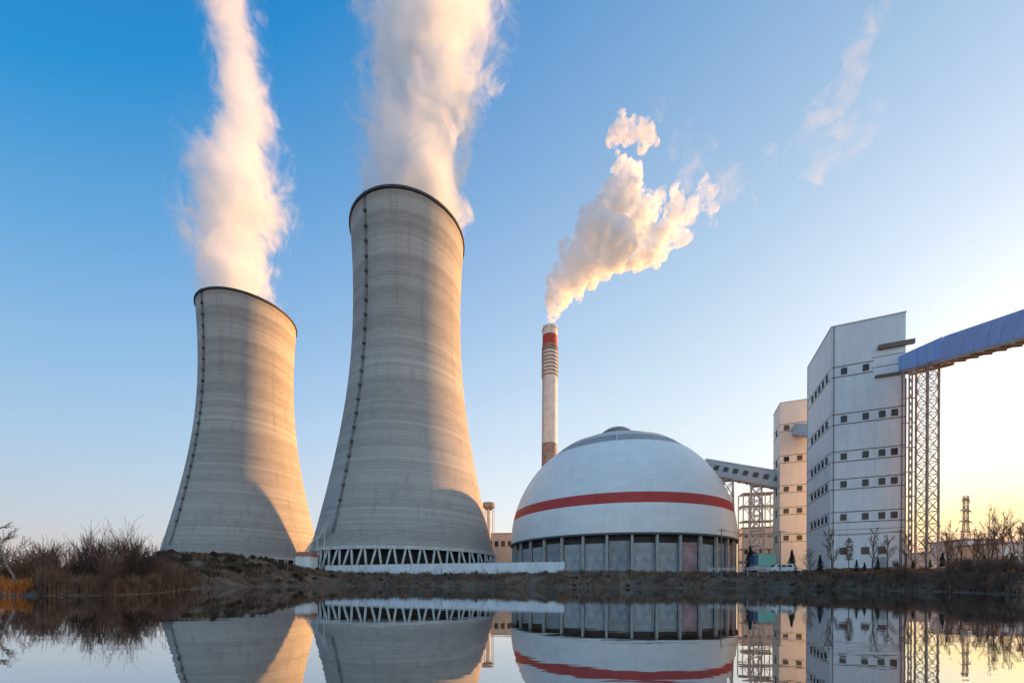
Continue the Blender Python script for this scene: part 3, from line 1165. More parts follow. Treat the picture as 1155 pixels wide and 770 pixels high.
def blue_head():
    """tapering level head between the bend and the tower corner"""
    t = blue_bridge
    inv = (Matrix.Translation(t.location) @ t.rotation_euler.to_matrix().to_4x4()).inverted()

    def hang(o):
        o.parent = t
        o.matrix_parent_inverse = inv
        o.location = BJ
        return o
    end = Vector((101.6, 101.3, 0)) - Vector((BJ.x, BJ.y, 0))
    ze0, ze1 = pz(1020, 416, 100.0) - BJ.z, pz(1020, 399.5, 100.0) - BJ.z
    d = Vector((end.x, end.y, 0))
    s = Vector((d.y, -d.x, 0)).normalized() * 2.0
    vs = []
    for P0, z0, z1 in ((Vector((0, 0.0, 0)), -0.05, 5.3), (d, ze0, ze1)):
        for sg in (-1, 1):
            vs.append(P0 + s * sg + Vector((0, 0, z0)))
            vs.append(P0 + s * sg + Vector((0, 0, z1)))
    mb = MB()
    mb.add(vs, [(0, 1, 5, 4), (2, 6, 7, 3), (1, 3, 7, 5), (0, 4, 6, 2), (0, 2, 3, 1), (4, 5, 7, 6)])
    hang(mb.build('head_section', M['blue_clad']))
    mb = MB()
    for q in np.linspace(0.15, 0.95, 5):
        P0 = d * q - s * 1.02
        mb.bar(P0 + Vector((0, 0, ze0 * q + 0.1)), P0 + Vector((0, 0, 5.3 + (ze1 - 5.3) * q - 0.1)), 0.15)
    hang(mb.build('head_rib', M['blue_clad']))
    mb = MB()
    a0, a1 = Vector((0, 0, -0.5)), d + Vector((0, 0, ze0 - 0.45))
    mb.bar(a0 - s, a1 - s, 0.3, 0.7)
    mb.bar(a0 + s, a1 + s, 0.3, 0.7)
    for q in np.linspace(0.1, 0.9, 5):
        p = a0.lerp(a1, q)
        mb.bar(p - s, p + s, 0.25, 0.4)
    hang(mb.build('head_deck', M['brown_steel']))


blue_head()


def blue_trestle():
    Y = 95.6
    X = px(1045.0, Y)
    g = 4.8
    t = thing('trestle_tower', 'tall rusty lattice trestle tower carrying the blue conveyor', 'trestle', (X, Y, g), 0)
    h = pz(1045, 412, Y) - g
    s = 1.36
    c0 = [(-s, -s, -0.8), (s, -s, -0.8), (s, s, -0.8), (-s, s, -0.8)]
    c1 = [(-s, -s, h), (s, -s, h), (s, s, h), (-s, s, h)]
    for a, b in zip(c0, c1):
        mb = MB()
        mb.bar(a, b, 0.32)
        mb.build('leg', M['brown_steel'], t)
    n = 17
    for (i, j) in ((0, 1), (1, 2), (2, 3), (3, 0)):
        mb = MB()
        for k in range(n):
            A0, A1 = Vector(c0[i]).lerp(Vector(c1[i]), k / n), Vector(c0[i]).lerp(Vector(c1[i]), (k + 1) / n)
            B0, B1 = Vector(c0[j]).lerp(Vector(c1[j]), k / n), Vector(c0[j]).lerp(Vector(c1[j]), (k + 1) / n)
            mb.bar(A0, B1, 0.10)
            mb.bar(B0, A1, 0.10)
            mb.bar(A1, B1, 0.14)
        mb.build('bracing', M['brown_steel'], t)
    # narrow stair mast on the tower side, tied to the legs
    for k in range(1, 9):
        z = h * k / 8.2
        mb = MB()
        mb.bar((-s - 3.3, s + 0.4, z), (-s, s, z), 0.2)
        mb.build('tie_beam', M['brown_steel'], t)
    mb = MB()
    x0, x1, yy = -s - 1.5, -s - 0.75, s + 0.2
    for xx in (x0, x1):
        mb.bar((xx, yy, -0.8), (xx, yy, h), 0.22)
    n = 26
    for k in range(n):
        z0, z1 = h * k / n, h * (k + 1) / n
        mb.bar((x0, yy, z0), (x1, yy, z1), 0.10)
        mb.bar((x1, yy, z0), (x0, yy, z1), 0.10)
    mb.build('stair_mast', M['brown_steel'], t)


blue_trestle()
# blue link between the two blocks
gallery('conveyor_bridge', 'short pale blue grey conveyor bridge linking cream tower and white tower', (px(898, 142.5), 141.5, pz(898, 490, 142.5)), (px(921, 126), 127.0, pz(921, 490.0, 127.0)), 3.6, 3.6, M['link_grey'], 0, 1, 'brown_steel', win=False, roof=False)


# ------------------------------------------------------------------ boundary wall
def wall_run():
    pts = [(px(368, 138), 138.0), (px(460, 124), 124.0), (px(635.5, 107), 107.0)]
    t = thing('boundary_wall', 'long low white wall along the bank in front of tower and dome', 'wall', (pts[0][0], pts[0][1], 3.9))
    off = Vector((pts[0][0], pts[0][1]))
    for (a, b) in zip(pts[:-1], pts[1:]):
        A, B = Vector(a) - off, Vector(b) - off
        d = (B - A).normalized()
        nrm = Vector((-d.y, d.x)) * 0.15
        mb = MB()
        poly = [A - nrm, B - nrm, B + nrm, A + nrm]
        mb.prism([(p.x, p.y) for p in poly], -1.2, 3.0)
        mb.build('wall_panel', M['white_wall'], t)
        mb = MB()
        ln = (B - A).length
        k = int(ln / 6.0)
        for i in range(k + 1):
            p = A.lerp(B, i / k)
            n2 = nrm * 1.5
            q = d * 0.22
            mb.prism([(v.x, v.y) for v in (p - n2 - q, p - n2 + q, p + n2 + q, p + n2 - q)], -1.2, 3.12)
        mb.build('pier', M['white_wall'], t)
        mb = MB()
        n3 = nrm * 1.35
        poly = [A - n3, B - n3, B + n3, A + n3]
        mb.prism([(p.x, p.y) for p in poly], 3.003, 3.1)
        mb.build('coping', M['pale_concrete'], t)


wall_run()


# ------------------------------------------------------------------ background buildings
def block(name, label, cat, loc, rz, w, d, h, mat, rows, cols, roof='roof_grey', win=(1.2, 1.5), overhang=0.3):
    t = thing(name, label, cat, loc, rz)
    mb = MB()
    mb.box(0, w, 0, d, -1.5, h)
    mb.build('wall', M[mat], t)
    mb = MB()
    mb.box(-overhang, w + overhang, -overhang, d + overhang, h + 0.003, h + 0.6)
    mb.build('roof', M[roof], t)
    for i in range(rows):
        for j in range(cols):
            window(t, w * (j + 0.5) / cols, h * (i + 0.55) / rows, win[0], win[1], 'f')
    return t


# sunlit peach office block seen through the trestle
Y = 190.0
block('office_block', 'low pale peach office block behind the trestles of the grey bridge', 'building', (px(837, Y), Y, 4.4), R_(-22), 19.5, 14, pz(850, 596, Y) - 4.4, 'peach_wall', 3, 6)
# service buildings between near tower and dome
Y = 262.0
block('plant_building', 'low pale building with window row between cooling tower and dome', 'building', (px(549, Y), Y, 4.4), R_(-8), 22, 16, pz(565, 602, Y) - 4.4, 'pale_concrete', 2, 5, win=(2.4, 3.4))


def silo():
    Y = 250.0
    t = thing('service_silo', 'slim tower with flat wide top beside the near cooling tower', 'tower', (px(551.0, Y), Y, 4.4))
    h = pz(551, 567, Y) - 4.4
    mb = MB()
    mb.lathe([(1.3, -1), (1.3, h * 0.93), (0.1, h * 0.93)], 20)
    mb.build('shaft', M['peach_wall'], t, False)
    mb = MB()
    mb.lathe([(1.35, h * 0.90), (3.9, h * 0.94), (3.9, h), (0.1, h + 0.3)], 20)
    mb.build('head', M['roof_grey'], t)
    mb = MB()
    for i in range(8):
        a = i * PI / 4
        mb.bar((3.4 * math.cos(a), 3.4 * math.sin(a), -1), (3.4 * math.cos(a), 3.4 * math.sin(a), h * 0.92), 0.25)
    mb.build('strut', M['pink_steel'], t)


silo()
# added unseen block behind the near tower, placed to shadow the far one's foot
block('shadow_block', 'tall plain concrete shadow caster added unseen behind the near cooling tower', 'building', (-60.8, 281.6, 4.4), R_(-25), 15, 20, 112, 'grey_concrete', 0, 0)
block('shade_block', 'large plain shade block added unseen behind the two tower blocks', 'building', (182.0, 194.5, 4.4), R_(122), 37, 18, 81, 'grey_clad', 0, 0)  # added out of sight to keep the sun off the dome's right edge
# small roofed pump house by the far tower's foot
Y = 150.0


def pump_house():
    Y = 150.0
    g = pz(340, 634, Y)
    t = thing('pump_house', 'small pale pump house with reddish roof by the far tower foot', 'building', (px(333, Y), Y, g), R_(-5))
    mb = MB()
    mb.box(0, 6.0, 0, 5, -3, 2.6)
    mb.build('wall', M['white_wall'], t)
    mb = MB()
    mb.add([(-0.5, -0.5, 2.603), (6.5, -0.5, 2.603), (6.5, 5.5, 2.603), (-0.5, 5.5, 2.603), (-0.5, 2.5, 4.3), (6.5, 2.5, 4.3)], [(0, 1, 5, 4), (3, 4, 5, 2), (0, 4, 3), (1, 2, 5), (0, 3, 2, 1)])
    mb.build('roof', M['roof_red'], t)


pump_house()

# low sheds on the right behind the trees
for (x0, x1, ytop, Y, mat, roof, lab, rows, cols) in (
        (1088, 1122, 609, 150.0, 'white_wall', 'roof_grey', 'low pale shed with flat roof beyond the trees, under the pylon', 1, 4),
        (1128, 1185, 613, 128.0, 'peach_wall', 'roof_grey', 'broad beige shed behind the tall bare trees', 1, 6),
        (1050, 1078, 623, 175.0, 'peach_wall', 'roof_grey', 'small far shed just beyond the foot of the trestle tower', 1, 3)):
    g = 4.3
    X0, X1 = px(x0, Y), px(x1, Y)
    block('warehouse', lab, 'shed', (X0, Y, g), R_(-6), X1 - X0, 14, pz(x0, ytop, Y) - g, mat, rows, cols, roof, (1.5, 1.3))


# long white wall at the right, behind the saplings
def right_wall():
    a, b = (px(1018, 104), 104.0), (px(1200, 84), 84.0)
    t = thing('compound_wall', 'white compound wall running behind the young trees', 'wall', (a[0], a[1], 4.2))
    d = Vector((b[0] - a[0], b[1] - a[1]))
    ln = d.length
    t.rotation_euler = (0, 0, math.atan2(d.y, d.x))
    mb = MB()
    mb.box(0, ln, -0.12, 0.12, -1, 2.5)
    mb.build('panel', M['white_wall'], t)
    mb = MB()
    for i in range(int(ln / 5) + 1):
        mb.box(i * 5 - 0.2, i * 5 + 0.2, -0.2, 0.2, -1, 2.7)
    mb.build('pier', M['white_wall'], t)


right_wall()


# ------------------------------------------------------------------ pylon
def pylon():
    Y = 215.0
    X = px(1089.0, Y)
    g = 4.3
    t = thing('power_pylon', 'far lattice power pylon with four cross arms, near the right glow', 'pylon', (X, Y, g), R_(20))
    h = pz(1089, 559, Y) - g
    mb = MB()

    def half(z):
        return 3.2 + (0.8 - 3.2) * min(1, z / (h * 0.66))
    zs = [0, 7, 13, 18, 22.5, 26, 29, 32, 35, 38, 41, h]
    for a, b in zip(zs[:-1], zs[1:]):
        ra, rb = half(a), half(b)
        ca = [Vector((sx * ra, sy * ra, a)) for sx, sy in ((-1, -1), (1, -1), (1, 1), (-1, 1))]
        cb = [Vector((sx * rb, sy * rb, b)) for sx, sy in ((-1, -1), (1, -1), (1, 1), (-1, 1))]
        for i in range(4):
            j = (i + 1) % 4
            mb.bar(ca[i], cb[i], 0.26)
            mb.bar(ca[i], cb[j], 0.13)
            mb.bar(ca[j], cb[i], 0.13)
            mb.bar(cb[i], cb[j], 0.13)
    mb.build('mast', M['brown_steel'], t)
    for q, wd in ((0.95, 4.0), (0.82, 5.6), (0.69, 6.2), (0.57, 5.6)):
        z = h * q
        mb = MB()
        for s in (-1, 1):
            for yy in (-0.5, 0.5):
                mb.bar((0, yy, z), (s * wd, 0, z), 0.36)
                mb.bar((0, yy, z + 1.1), (s * wd, 0, z), 0.26)
            mb.bar((s * wd, 0, z), (s * wd, 0, z - 1.6), 0.14)
        mb.build('cross_arm', M['brown_steel'], t)


pylon()


# ------------------------------------------------------------------ vegetation
def branch(mb, p, d, ln, r, depth, rg, spread, up, kids, minr=0.008, sides=3, bend=0.18):
    segs = 3 if depth > 0 else 2
    cur = Vector(p)
    dd = Vector(d).normalized()
    for s in range(segs):
        nd = (dd + Vector((rg.uniform(-1, 1), rg.uniform(-1, 1), rg.uniform(-1, 1) * 0.6)) * bend + Vector((0, 0, up * 0.12))).normalized()
        nx = cur + nd * (ln / segs)
        ra = max(minr, r * (1 - 0.55 * s / segs))
        rb = max(minr, r * (1 - 0.55 * (s + 1) / segs))
        mb.tube(cur, nx, ra, rb, sides, caps=False)
        if depth > 0:
            for k in range(kids):
                a = rg.uniform(0, 2 * PI)
                o = nd.orthogonal().normalized()
                o.rotate(Matrix.Rotation(a, 3, nd))
                sp = spread * rg.uniform(0.6, 1.3)
                kd = (nd * math.cos(sp) + o * math.sin(sp) + Vector((0, 0, up * 0.2))).normalized()
                q = cur.lerp(nx, rg.uniform(0.2, 1.0))
                branch(mb, q, kd, ln * rg.uniform(0.42, 0.72), rb * 0.62, depth - 1, rg, spread, up, kids, minr, 3, bend)
        cur, dd = nx, nd


def shrub_proto(seed, h, stems, mat, spread=0.55, depth=2, kids=2, minr=0.011, lean=0.35, name='bare_shrub'):
    rg = random.Random(seed)
    mb = MB()
    for s in range(stems):
        a = rg.uniform(0, 2 * PI)
        l_ = rg.uniform(0.05, lean)
        branch(mb, (rg.uniform(-0.3, 0.3) * h * 0.3, rg.uniform(-0.3, 0.3) * h * 0.3, -0.15), (math.cos(a) * l_, math.sin(a) * l_, 1), h * rg.uniform(0.55, 0.85), 0.012 * h * rg.uniform(0.5, 1), depth, rg, spread, 0.6, kids, minr)
    me_o = mb.build(name, M[mat])
    return me_o


def tree_proto(seed, h, mat, trunkmat, minr=0.02, kids=2, up=0.8, spread=0.5, crown_from=0.28, name='bare_tree', nb=16, blen=0.34):
    rg = random.Random(seed)
    t = thing(name, 'x', 'tree', (0, 0, 0))
    mb = MB()
    cur = Vector((0, 0, -0.3))
    pts = [cur]
    n = 9
    for i in range(n):
        nx = Vector((rg.uniform(-1, 1) * 0.018 * h + cur.x, rg.uniform(-1, 1) * 0.018 * h + cur.y, h * (i + 1) / n * 0.93))
        tk = 0.016 if h < 10 else 0.010
        r0 = tk * h * (1 - i / n) + 0.02
        r1 = tk * h * (1 - (i + 1) / n) + 0.02
        mb.tube(cur, nx, r0, r1, 6, caps=False)
        cur = nx
        pts.append(cur)
    mb.build('trunk', M[trunkmat], t, True)
    mb = MB()
    for k in range(nb):
        f = crown_from + (1 - crown_from) * (k + rg.random()) / nb
        i = min(n - 1, int(f * n))
        p = pts[i].lerp(pts[i + 1], f * n - i)
        a = k * 2.4 + rg.uniform(-0.5, 0.5)
        d = Vector((math.cos(a), math.sin(a), up * rg.uniform(0.5, 1.4)))
        branch(mb, p, d, h * blen * (1.15 - f * 0.75) * rg.uniform(0.7, 1.15), 0.006 * h * (1.2 - f), 2, rg, spread, up * 0.6, kids, minr)
    mb.build('branches', M[mat], t)
    return t


# near left thicket
protos = [shrub_proto(3, 3.4, 9, 'twigs_dark', 0.42, lean=0.25), shrub_proto(5, 3.0, 10, 'twigs_red', 0.45, lean=0.3), shrub_proto(8, 3.8, 8, 'twigs_brown', 0.35, lean=0.18), shrub_proto(13, 2.4, 16, 'twigs_red', 0.7, lean=0.5), shrub_proto(21, 4.4, 7, 'twigs_brown', 0.5, 3, 1, lean=0.3)]
LEFT = [  # photo column, depth, height in metres, prototype
    (28, 30, 2.6, 3), (40, 31, 3.0, 0), (50, 30.5, 2.7, 1), (60, 32, 3.2, 0), (70, 30, 2.2, 1), (80, 33, 2.7, 2), (90, 31, 2.5, 0),
    (100, 32, 3.3, 0), (108, 34, 3.9, 2), (116, 33, 3.6, 0), (124, 31, 3.1, 1), (130, 34, 4.2, 4), (137, 33, 3.3, 0), (144, 35, 3.6, 1),
    (151, 34, 4.2, 2), (158, 34, 4.2, 0), (164, 36, 3.6, 4), (171, 36, 3.2, 1), (178, 38, 2.9, 0), (186, 40, 2.6, 3), (64, 36, 3.0, 2), (112, 37, 3.6, 0), (146, 38, 3.9, 0), (96, 36, 2.9, 1), (12, 31, 2.3, 3),
    (-10, 30, 2.8, 1), (-35, 31, 3.2, 0), (-70, 30, 3.0, 2), (-110, 31, 3.0, 0),
]
hts = [3.4, 3.0, 3.8, 2.4, 4.4]
used = set()
for i, (xp, Y, h, p) in enumerate(LEFT):
    X = px(xp, Y)
    src = protos[p]
    s = h / hts[p] * 0.86
    if p in used:
        o = src.copy()
        COL.objects.link(o)
    else:
        o = src
        used.add(p)
    o.location = (X, Y, gh(X, Y))
    o.rotation_euler = (0, 0, rng.uniform(0, 6.28))
    o.scale = (s * 1.05, s * 1.05, s)
    tag(o, 'leafless brown shrub in the dense thicket on the near left bank', 'shrub', 'shrubs of the left bank thicket')

for i in range(64):
    u = rng.uniform(1005, 1185) if i < 50 else rng.uniform(860, 1005)
    Y = float(shore(u)) + rng.uniform(3.0, 22.0 if u > 1005 else 9.0)
    X = px(u, Y)
    p = rng.choice((0, 1, 2, 3, 3))
    o = protos[p].copy()
    COL.objects.link(o)
    s = rng.uniform(1.2, 2.7) / hts[p] * (1.0 if u > 1005 else 0.6)
    o.location = (X, Y, gh(X, Y))
    o.rotation_euler = (0, 0, rng.uniform(0, 6.28))
    o.scale = (s * 1.2, s * 1.2, s)
    tag(o, 'leafless brown shrub in the scrub band of the right bank', 'shrub', 'shrubs of the right bank scrub band')

# leaning tree at the left edge
lt = tree_proto(31, 4.6, 'twigs_brown', 'bark_pale', 0.012, 2, 0.5, 0.45, 0.25, nb=12, blen=0.42)
lt.location = (px(22, 29), 29, gh(px(22, 29), 29))
lt.rotation_euler = (0.05, R_(-14), 0.4)
tag(lt, 'pale bare tree leaning left over the orange grass at the pond edge', 'tree')


def blades(name, mat, pts, hmin, hmax, w, lean=0.35, plume=0.0, seed=1):
    """many thin curved blades; pts is an (n,3) array of roots"""
    rg = np.random.default_rng(seed)
    n = len(pts)
    hm = np.array([mnoise.noise((p[0] * 0.55, p[1] * 0.55, seed * 1.3)) + 0.6 * mnoise.noise((p[0] * 1.7, p[1] * 1.7, seed * 2.3)) for p in pts])
    h = rg.uniform(hmin, hmax, n) * np.clip(0.85 + 0.9 * hm, 0.3, 1.7)
    a = rg.uniform(0, 2 * PI, n)
    ln = rg.uniform(0.1, 1, n) ** 1.5 * lean * h
    wa = rg.uniform(0, PI, n)
    wx, wy = np.cos(wa) * w * rg.uniform(0.6, 1.3, n), np.sin(wa) * w * rg.uniform(0.6, 1.3, n)
    dx, dy = np.cos(a) * ln, np.sin(a) * ln
    V = np.zeros((n, 5, 3))
    V[:, 0] = pts + np.stack([-wx, -wy, np.full(n, -0.05)], 1)
    V[:, 1] = pts + np.stack([wx, wy, np.full(n, -0.05)], 1)
    V[:, 2] = pts + np.stack([dx * 0.35 + wx * (0.7 + plume), dy * 0.35 + wy * (0.7 + plume), h * 0.65], 1)
    V[:, 3] = pts + np.stack([dx * 0.35 - wx * (0.7 + plume), dy * 0.35 - wy * (0.7 + plume), h * 0.65], 1)
    V[:, 4] = pts + np.stack([dx, dy, h * (1 - 0.1 * rg.random(n))], 1)
    base = np.arange(n)[:, None] * 5
    quads = (base + np.array([[0, 1, 2, 3]]))
    tris = (base + np.array([[3, 2, 4]]))
    me = bpy.data.meshes.new(name)
    me.from_pydata(V.reshape(-1, 3).tolist(), [], quads.tolist() + tris.tolist())
    me.materials.append(M[mat])
    o = bpy.data.objects.new(name, me)
    COL.objects.link(o)
    tag(o, kind='stuff')
    return o


def scatter(n, u0, u1, d0, d1, seed, clump=0.0, cs=0.15, power=1.0):
    """roots on the land: photo columns u0..u1, d0..d1 metres behind the waterline, thinned to clumps"""
    rg = np.random.default_rng(seed)
    u = rg.uniform(u0, u1, n)
    s = shore(u)
    Y = s + d0 + (d1 - d0) * rg.random(n) ** power
    X = (u - CX) / F * Y
    Z = terrain_h(X, Y)
    k = Z > 0.0
    if clump:
        c = np.array([mnoise.noise((x * cs, y * cs, seed * 3.7)) for x, y in zip(X, Y)])
        k &= c > clump * (rg.random(n) * 2 - 0.6)
    return np.stack([X, Y, Z], 1)[k]


o = blades('orange_reeds', 'orange_grass', scatter(6500, -60, 46, 0.0, 2.6, 2, 0.25, 0.9), 0.4, 1.25, 0.014, 0.75, seed=4)
tag(o, 'bright orange dry reeds at the water edge on the far left', 'reeds')
o = blades('dry_reeds', 'reed', np.concatenate([scatter(7000, 40, 200, 0.0, 4.0, 3, 0.35, 0.6), scatter(6000, 44, 200, 0.0, 2.2, 13, -0.3, 0.6), scatter(4500, 44, 215, 0.04, 0.8, 23, -2.0, 1.0), scatter(15000, 175, 345, 0.3, 16, 5, 0.15, 0.3)]), 0.5, 1.6, 0.022, 0.35, seed=5)
tag(o, 'reddish brown dry reeds along the left bank and mound foot', 'reeds')
o = blades('dry_grass', 'dry_grass', np.concatenate([scatter(34000, 340, 1000, 0.2, 11, 7, 0.02, 0.25), scatter(15000, 930, 1230, 0.2, 16, 8, 0.02, 0.3), scatter(9000, 20, 340, 4, 40, 9, 0.12, 0.2)]), 0.3, 1.0, 0.09, 0.7, seed=6)
tag(o, 'dull brown dry grass covering the far bank', 'grass')
o = blades('mound_scrub', 'olive', scatter(26000, 172, 385, 6, 46, 37, 0.05, 0.12), 0.3, 0.95, 0.06, 0.6, seed=33)
tag(o, 'dark olive undergrowth covering the mound below the far tower', 'undergrowth')
o = blades('bank_reeds', 'reed', np.concatenate([scatter(9000, 380, 1010, 0.1, 7.0, 17, 0.15, 0.35), scatter(5000, 1010, 1230, 0.0, 8, 18, 0.25, 0.3), scatter(2600, 1060, 1120, 0.2, 5, 28, 0.0, 0.3)]), 0.6, 1.9, 0.03, 0.4, seed=16)
tag(o, 'patches of tall brown reeds on the far bank and right bank', 'reeds')


def bush_cloud(seed, w, h, mat, n=900, leaf=0.16, cone=False):
    """small-leaved bush or conifer: leaf faces spread through the crown volume round a stem"""
    rg = random.Random(seed)
    mb = MB()
    for i in range(n):
        a = rg.uniform(0, 2 * PI)
        if cone:
            z = rg.random() ** 1.3
            rr = (1 - z) ** 0.85 * w / 2 * rg.uniform(0.25, 1.0) * (0.85 + 0.3 * math.sin(a * 3 + z * 9))
        else:
            z = rg.random()
            rr = math.sqrt(max(0, 1 - (2 * z - 0.9) ** 2)) * w / 2 * rg.uniform(0.2, 1.0) * (0.8 + 0.3 * math.sin(a * 2 + seed + z * 5))
        c = Vector((math.cos(a) * rr, math.sin(a) * rr, z * h))
        u = Vector((rg.uniform(-1, 1), rg.uniform(-1, 1), rg.uniform(-1, 1))).normalized()
        v = u.orthogonal().normalized()
        s = leaf * rg.uniform(0.6, 1.4)
        mb.add([c - u * s - v * s * 0.4, c + u * s * 0.2 + v * s * 0.5, c + u * s - v * s * 0.2], [(0, 1, 2)])
    return mb


def conifer(seed, w, h, mat):
    t = thing('conifer', 'x', 'conifer', (0, 0, 0))
    m2 = MB()
    m2.tube((0, 0, -0.3), (0, 0, h * 0.6), 0.07, 0.03, 5)
    m2.build('trunk', M['bark'], t)
    bush_cloud(seed, w, h, mat, 900, 0.14, True).build('crown', M[mat], t)
    return t


# scrub on the mound and bank
proto_s = [bush_cloud(41, 2.6, 1.5, 'olive', 700, 0.15).build('scrub_bush', M['olive']), bush_cloud(43, 3.2, 1.8, 'olive', 800, 0.17).build('scrub_bush', M['scrub_dark']), bush_cloud(47, 2.4, 1.3, 'rusty', 700, 0.13).build('scrub_bush', M['twigs_red'])]
rg2 = random.Random(77)
SCR = []
for i in range(80):
    u = rg2.uniform(174, 380)
    f = rg2.random()
    Yc = float(np.interp(u, [0, 180, 260, 340, 400], [62, 84, 100, 122, 132]))
    Y = Yc + rg2.uniform(-20, -1.0)
    SCR.append((u, Y, rg2.uniform(0.4, 0.9), rg2.choice((0, 0, 1, 1, 2))))
for i in range(9):
    u = 184 + i * 9.5 + rg2.uniform(-3, 3)
    SCR.append((u, float(np.interp(u, [180, 260, 340], [84, 100, 122])), rg2.uniform(0.3, 0.5), 1))
for i in range(7):
    u = 285 + i * 8 + rg2.uniform(-2, 2)
    SCR.append((u, float(np.interp(u, [180, 260, 340], [84, 100, 122])) - 1, rg2.uniform(0.5, 0.8), 1))
n_m = len(SCR)
for i in range(110):
    u = rg2.uniform(385, 1000)
    SCR.append((u, float(shore(u)) + rg2.uniform(0.5, 10), rg2.uniform(0.35, 0.75), rg2.choice((0, 2, 2))))
for i in range(14):
    u = rg2.uniform(1020, 1180)
    SCR.append((u, float(shore(u)) + rg2.uniform(0.6, 12), rg2.uniform(0.5, 0.95), rg2.choice((0, 2, 2))))
used = set()
for i, (u, Y, s, p) in enumerate(SCR):
    X = px(u, Y)
    src = proto_s[p]
    if p in used:
        o = src.copy()
        COL.objects.link(o)
    else:
        o = src
        used.add(p)
    o.location = (X, Y, gh(X, Y) - 0.1)
    o.rotation_euler = (0, 0, rg2.uniform(0, 6.28))
    o.scale = (s, s, s * rg2.uniform(0.8, 1.1))
    if i < n_m:
        tag(o, 'low dark scrub bush on the grassy mound below the far tower', 'bush', 'scrub bushes on the mound')
    else:
        tag(o, 'low brown scrub bush on the slope of the far bank', 'bush', 'scrub bushes on the far bank')

# row of young bare trees in front of the white tower
ORD = ['first', 'second', 'third', 'fourth', 'fifth', 'sixth', 'seventh', 'eighth', 'ninth', 'tenth', 'eleventh', 'twelfth', 'thirteenth', 'fourteenth']
yp = [tree_proto(101, 8, 'twigs_brown', 'bark', 0.014, 2, 1.6, 0.35, 0.3, 'young_tree', 11, 0.24), tree_proto(102, 8, 'twigs_brown', 'bark', 0.014, 2, 1.3, 0.42, 0.35, 'young_tree', 11, 0.27), tree_proto(103, 8, 'twigs_red', 'bark', 0.014, 2, 1.8, 0.3, 0.25, 'young_tree', 11, 0.22)]
ROW = [(914, 618, 87, 1), (937.5, 596, 86, 0), (983, 596, 85, 2), (1002, 602, 84, 1), (1021, 600, 82, 1), (1043, 604, 80, 1), (1069.5, 600, 76, 2), (1084, 606, 78, 0), (1101, 600, 74, 1), (1120, 594, 72, 0)]
used = set()
for i, (xp, yt, Y, p) in enumerate(ROW):
    X = px(xp, Y)
    g = gh(X, Y)
    h = pz(xp, yt, Y) - g
    lab = ORD[i] + ' young bare tree from the left in the row on the right bank'
    if p in used:
        o = copy_thing(yp[p], (X, Y, g), rng.uniform(0, 6.28), h / 8.0)
    else:
        used.add(p)
        o = yp[p]
        o.location = (X, Y, g)
        o.scale = (h / 8.0,) * 3
    tag(o, lab, 'tree', 'young trees along the right bank')
# one with rusty leaves left on it
Y = 85.5
X = px(957, Y)
g = gh(X, Y)
rt = thing('young_tree', 'young tree keeping a narrow crown of rusty leaves, before the white tower', 'tree', (X, Y, g))
h = pz(957, 606, Y) - g
mb = MB()
mb.tube((0, 0, -0.3), (0.1, 0, h * 0.55), 0.13, 0.07, 6)
mb.build('trunk', M['bark'], rt)
bush_cloud(61, 2.6, h * 0.58, 'x', 1000, 0.17).build('crown', M['rusty_foliage'], rt, loc=(0.1, 0, h * 0.42))

# taller bare trees at the right edge
tp = [tree_proto(201, 14, 'twigs_brown', 'bark', 0.013, 2, 1.7, 0.34, 0.2, 'bare_tree', 13, 0.26), tree_proto(202, 14, 'twigs_red', 'bark', 0.013, 2, 1.5, 0.38, 0.25, 'bare_tree', 12, 0.28)]
BIG = [(1116, 584, 98, 0), (1124, 572, 100, 1), (1133, 580, 97, 0), (1143, 577, 95, 1), (1152, 585, 93, 0), (1165, 572, 92, 1), (1182, 575, 90, 0), (1058, 594, 108, 0), (1071, 590, 112, 1)]
BLAB = ['shortest of the tall bare trees left of the beige shed', 'tallest wispy bare tree, just right of the power pylon', 'tall bare tree rising before the left end of the beige shed', 'tall bare tree with reddish twigs before the beige shed', 'tall bare tree at the right frame edge', 'tall bare tree beyond the right frame edge, reddish twigs', 'tall bare tree farthest beyond the right frame edge', 'slim bare tree close beside the foot of the trestle tower', 'slim reddish bare tree between trestle tower and pylon']
used = set()
for i, (xp, yt, Y, p) in enumerate(BIG):
    X = px(xp, Y)
    g = gh(X, Y)
    h = pz(xp, yt, Y) - g
    if p in used:
        o = copy_thing(tp[p], (X, Y, g), rng.uniform(0, 6.28), h / 14.0)
    else:
        used.add(p)
        o = tp[p]
        o.location = (X, Y, g)
        o.scale = (h / 14.0,) * 3
    tag(o, BLAB[i], 'tree', 'tall bare trees on the right')

FARX = [1066, 1076, 1086, 1096, 1104, 1111, 1119, 1127, 1137, 1147, 1155, 1164]
for i, xp in enumerate(FARX):
    Y = 132.0 + rng.uniform(-8, 14)
    X = px(xp, Y)
    g = gh(X, Y)
    h = pz(xp, rng.uniform(594, 606) - (8 if xp > 1120 else 0), Y) - g
    o = copy_thing(tp[i % 2], (X, Y, g), rng.uniform(0, 6.28), (h / 14.0 * 1.15, h / 14.0 * 1.15, h / 14.0))
    tag(o, 'slim bare tree in the distant belt around the low sheds on the right', 'tree', 'distant belt of bare trees')

